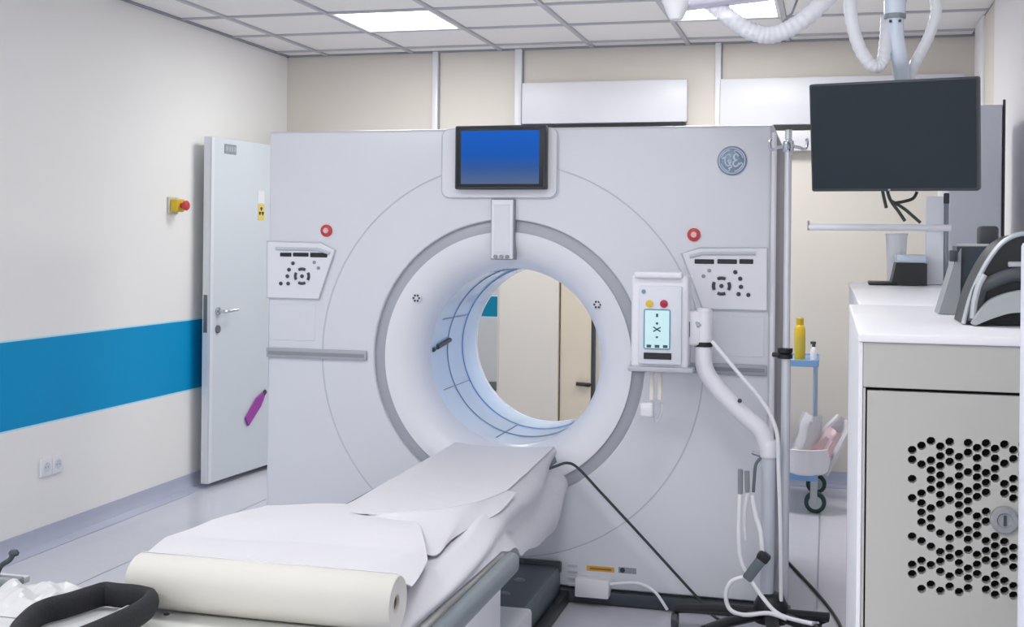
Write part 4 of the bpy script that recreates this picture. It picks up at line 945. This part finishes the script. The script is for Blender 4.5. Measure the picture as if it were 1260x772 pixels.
# wedge stand with a dark tablet behind it
KY = 2.52
def KP(px, py): q = W(px, py, Y=KY); return (q.x, max(q.z, CT + 0.001))
ws = thing('wedge_stand', 'grey wedge stand holding a dark slab, left of the silver-rimmed hood', 'stand', (0.24, 2.6, CT))
obj('wedge', MB().prism([KP(1155, 388), KP(1181, 388), KP(1183, 306), KP(1176, 318)], KY, KY + 0.10), M_GREY, ws)
obj('slab', MB().prism([KP(1181, 388), KP(1218, 388), KP(1218, 303), KP(1178, 303)], KY + 0.012, KY + 0.10), mat('slate_black', '343d47', 0.4), ws)
obj('slab_edge', MB().tube([Vector((KP(1178, 303)[0], KY + 0.014, KP(1178, 302)[1])), Vector((KP(1218, 303)[0], KY + 0.014, KP(1218, 302)[1]))], 0.003, 8), M_SILVER, ws)
obj('wedge_clip', MB().rbox(KP(1168, 320)[0], KP(1178, 320)[0], KY - 0.008, KY + 0.02, KP(1170, 322)[1], KP(1170, 308)[1], 0.003), M_DARK, ws)
q0 = KP(1208, 303); q1 = KP(1232, 278)
obj('slab_head', MB().rbox(q0[0], q1[0], KY + 0.03, KY + 0.09, q0[1] - 0.01, q1[1], 0.006), mat('head_black', '2f3138', 0.5), ws)
# little black printer with a white beaker on it
QY = 4.22
def QP(px, py, y=QY): q = W(px, py, Y=y); return q.x, q.z
pr = thing('black_printer', 'small black printer with a flat tray on the white rear cabinet', 'printer', (0.23, QY, CT))
x0, _ = QP(1101, 345); x1, z1 = QP(1141, 325)
obj('printer_body', MB().prism([(x0 - 0.012, CT + 0.002), (x1, CT + 0.002), (x1, z1), (x0 + 0.004, z1 + 0.002), (x0 - 0.004, CT + 0.035)], QY, QY + 0.16), M_BLACK, pr)
x2, _ = QP(1069, 345)
obj('printer_tray', MB().rbox(x2, x0 + 0.01, QY - 0.005, QY + 0.13, CT + 0.001, CT + 0.012, 0.003), M_BLACK, pr)
obj('printer_lid', MB().rbox(x0 + 0.003, x1, QY + 0.005, QY + 0.155, z1 + 0.001, z1 + 0.03, 0.008, 2), mat('lid_pale', 'bccbd8', 0.2), pr)
bk = thing('white_beaker', 'white upright paper beaker standing behind the black printer', 'beaker', (QP(1104, 0)[0] - 0.0, 4.44, CT))
xb = W(1103, 310, Y=4.44).x
obj('beaker_cup', MB().lathe([(0, 0), (0.03, 0), (0.034, 0.12), (0.037, 0.175), (0.034, 0.175), (0.031, 0.12), (0, 0.01)], 'Z', (xb, 4.44, CT), 24), M_WHITE, bk)
obj('beaker_rim', MB().tube([Vector((xb + 0.037 * math.cos(k / 24 * 2 * PI), 4.44 + 0.037 * math.sin(k / 24 * 2 * PI), CT + 0.175)) for k in range(24)], 0.003, 6, closed=True), M_WHITE, bk)
# white post with the horizontal rail
rp = thing('rail_post', 'white upright post with a thin horizontal rail below the dark monitor', 'post', (0.37, 4.40, CT))
xa = W(1139, 300, Y=4.40).x; xb2 = W(1160, 300, Y=4.40).x; xc = W(1164, 300, Y=4.40).x
ztop = W(1163, 242, Y=4.40).z
obj('upright', MB().rbox(xa, xb2, 4.38, 4.44, CT, ztop, 0.006, 2), mat('post_pale', 'f0f4fa', 0.35), rp)
obj('side_rod', MB().tube([(xc, 4.40, CT), (xc, 4.40, ztop - 0.02)], 0.008, 10), M_RAIL, rp)
obj('rod_cap', MB().rbox(xc - 0.009, xc + 0.009, 4.39, 4.41, ztop - 0.025, ztop + 0.012, 0.003), M_DARK, rp)
zr = W(1080, 280, Y=4.36).z; xl = W(995, 278, Y=4.36).x
obj('rail', MB().tube([(xl, 4.36, zr), (xc + 0.012, 4.36, zr)], 0.0115, 12), MATS['post_pale'], rp)
obj('rail_stop', MB().rbox(xl - 0.004, xl + 0.003, 4.35, 4.37, zr - 0.012, zr + 0.022, 0.001, 1), M_GREY, rp)

# ------------------------------------------------------------------ suspended monitor
mon = thing('suspended_monitor', 'large dark monitor hanging from a white ceiling arm with looped sleeves', 'monitor', (0.19, 3.93, 1.57))
mc = W(1097, 168, D=3.75)
MW, MH = 0.512, 0.345
Mm = Matrix.Translation(mc) @ Matrix.Rotation(math.radians(-15.0), 4, 'Z') @ Matrix.Rotation(math.radians(9), 4, 'X') @ Matrix.Rotation(math.radians(0.4), 4, 'Y')
sb_ = obj('monitor_body', MB().rbox(-MW / 2, MW / 2, 0.0, 0.05, -MH / 2, MH / 2, 0.006, 2).xf(Mm), M_DARK, mon)
obj('monitor_screen', MB().rbox(-MW / 2 + 0.006, MW / 2 - 0.006, -0.003, 0.001, -MH / 2 + 0.010, MH / 2 - 0.006, 0.001, 1).xf(Mm), M_MONI, sb_)
obj('power_light', MB().box(-0.012, -0.006, -0.0045, -0.001, -MH / 2 + 0.003, -MH / 2 + 0.008).xf(Mm), M_SILVER, sb_)
obj('mount_plate', MB().rbox(-0.07, 0.07, 0.05, 0.075, -0.08, 0.10, 0.006).xf(Mm), M_SILVER, mon)
def DP(px, py, dy=0.0):
    q = W(px, py, D=3.80); q.y += dy; return q
ring0 = DP(1101, 20)
obj('down_tube', MB().tube(smooth([DP(1116, 140, 0.05), DP(1112, 98, 0.05), DP(1106, 70), DP(1102, 45), DP(1101, 22)], 5), 0.026, 16), M_BWHITE, mon)
up_top = Vector((ring0.x, ring0.y, 2.30))
obj('drop_column', MB().tube([ring0 + Vector((0, 0, -0.004)), up_top], 0.033, 18), M_BWHITE, mon)
obj('collar_ring', MB().lathe([(0.034, -0.008), (0.0345, 0.0), (0.034, 0.006)], 'Z', ring0, 20), M_GREY, mon)
for s in (-1, 1): obj('collar_screw', MB().lathe([(0.005, 0), (0.005, -0.004), (0, -0.004)], 'Y', (ring0.x + s * 0.014, ring0.y - 0.026, ring0.z - 0.02), 8), M_DARK, mon)
# spring arm toward the ceiling mount
e0 = W(838, 2, D=3.72); e1 = W(1000, -22, D=3.78)
def arm_box(p0, p1, wd, ht, mt, name):
    d = (p1 - p0); L = d.length; d.normalize(); up = Vector((0, 0, 1)); up = (up - d * up.dot(d)).normalized(); sd = d.cross(up)
    M_ = Matrix(((d.x, sd.x, up.x, p0.x), (d.y, sd.y, up.y, p0.y), (d.z, sd.z, up.z, p0.z), (0, 0, 0, 1)))
    return obj(name, MB().rbox(0, L, -wd / 2, wd / 2, 0, ht, 0.015, 3, M_), mt, mon)
p0 = W(842, 12, D=3.72); p1 = Vector((ring0.x, ring0.y, 2.225))
arm_box(p0, p1, 0.10, 0.085, M_LAV, 'spring_arm')
kx = W(832, 20, D=3.70)
obj('arm_knuckle', MB().lathe([(0, -0.075), (0.02, -0.07), (0.03, -0.05), (0.045, -0.01), (0.05, 0.0), (0.05, 0.14), (0.04, 0.16)], 'Z', (kx.x, kx.y, kx.z + 0.06), 20), M_HOSE, mon)
obj('ceiling_column', MB().lathe([(0.04, 2.2), (0.04, CEIL - 0.04), (0.12, CEIL - 0.035), (0.12, CEIL - 0.003), (0, CEIL - 0.003)], 'Z', (kx.x, kx.y, 0), 24), M_WHITE, mon)
def corr(pts, r, name='cable_sleeve', per=11):
    path = smooth(pts, 14)
    return obj(name, MB().tube(path, r, 12, rfun=lambda t: 1 + 0.05 * math.sin(t * len(path) * 2 * PI / 4)), mat('sleeve_film', 'eef0f4', 0.3, alpha=0.8), mon, 70)
corr([DP(872, 2, -.03), DP(888, 16, -.04), DP(905, 30, -.05), DP(928, 43, -.05), DP(950, 46, -.05), DP(975, 37, -.05), DP(1003, 16, -.05), DP(1030, -12, -.03)], 0.027)
corr([DP(1046, -14, -.03), DP(1047, 22, -.04), DP(1056, 58, -.04), DP(1072, 82, -.03), DP(1085, 78, -.02), DP(1090, 50, .0), DP(1092, 20, .03)], 0.020)
corr([DP(1148, -14, .0), DP(1152, 14, .0), DP(1143, 45, .02), DP(1126, 78, .04), DP(1116, 104, .06)], 0.017)
obj('sleeve_strap', MB().tube([DP(981, 2, -.02), DP(975, 18, -.03), DP(965, 30, -.05)], 0.004, 6), M_GREY, mon)
for pp in ([(1086, 233), (1088, 243), (1091, 256)], [(1092, 233), (1096, 246), (1106, 260), (1114, 272)], [(1097, 247), (1112, 256), (1124, 266), (1133, 274)], [(1098, 250), (1112, 248), (1124, 244), (1129, 236)]):
    obj('cable', MB().tube(smooth([DP(a_, b_, 0.02) for a_, b_ in pp], 6), 0.0052, 8), M_CABLE, mon)
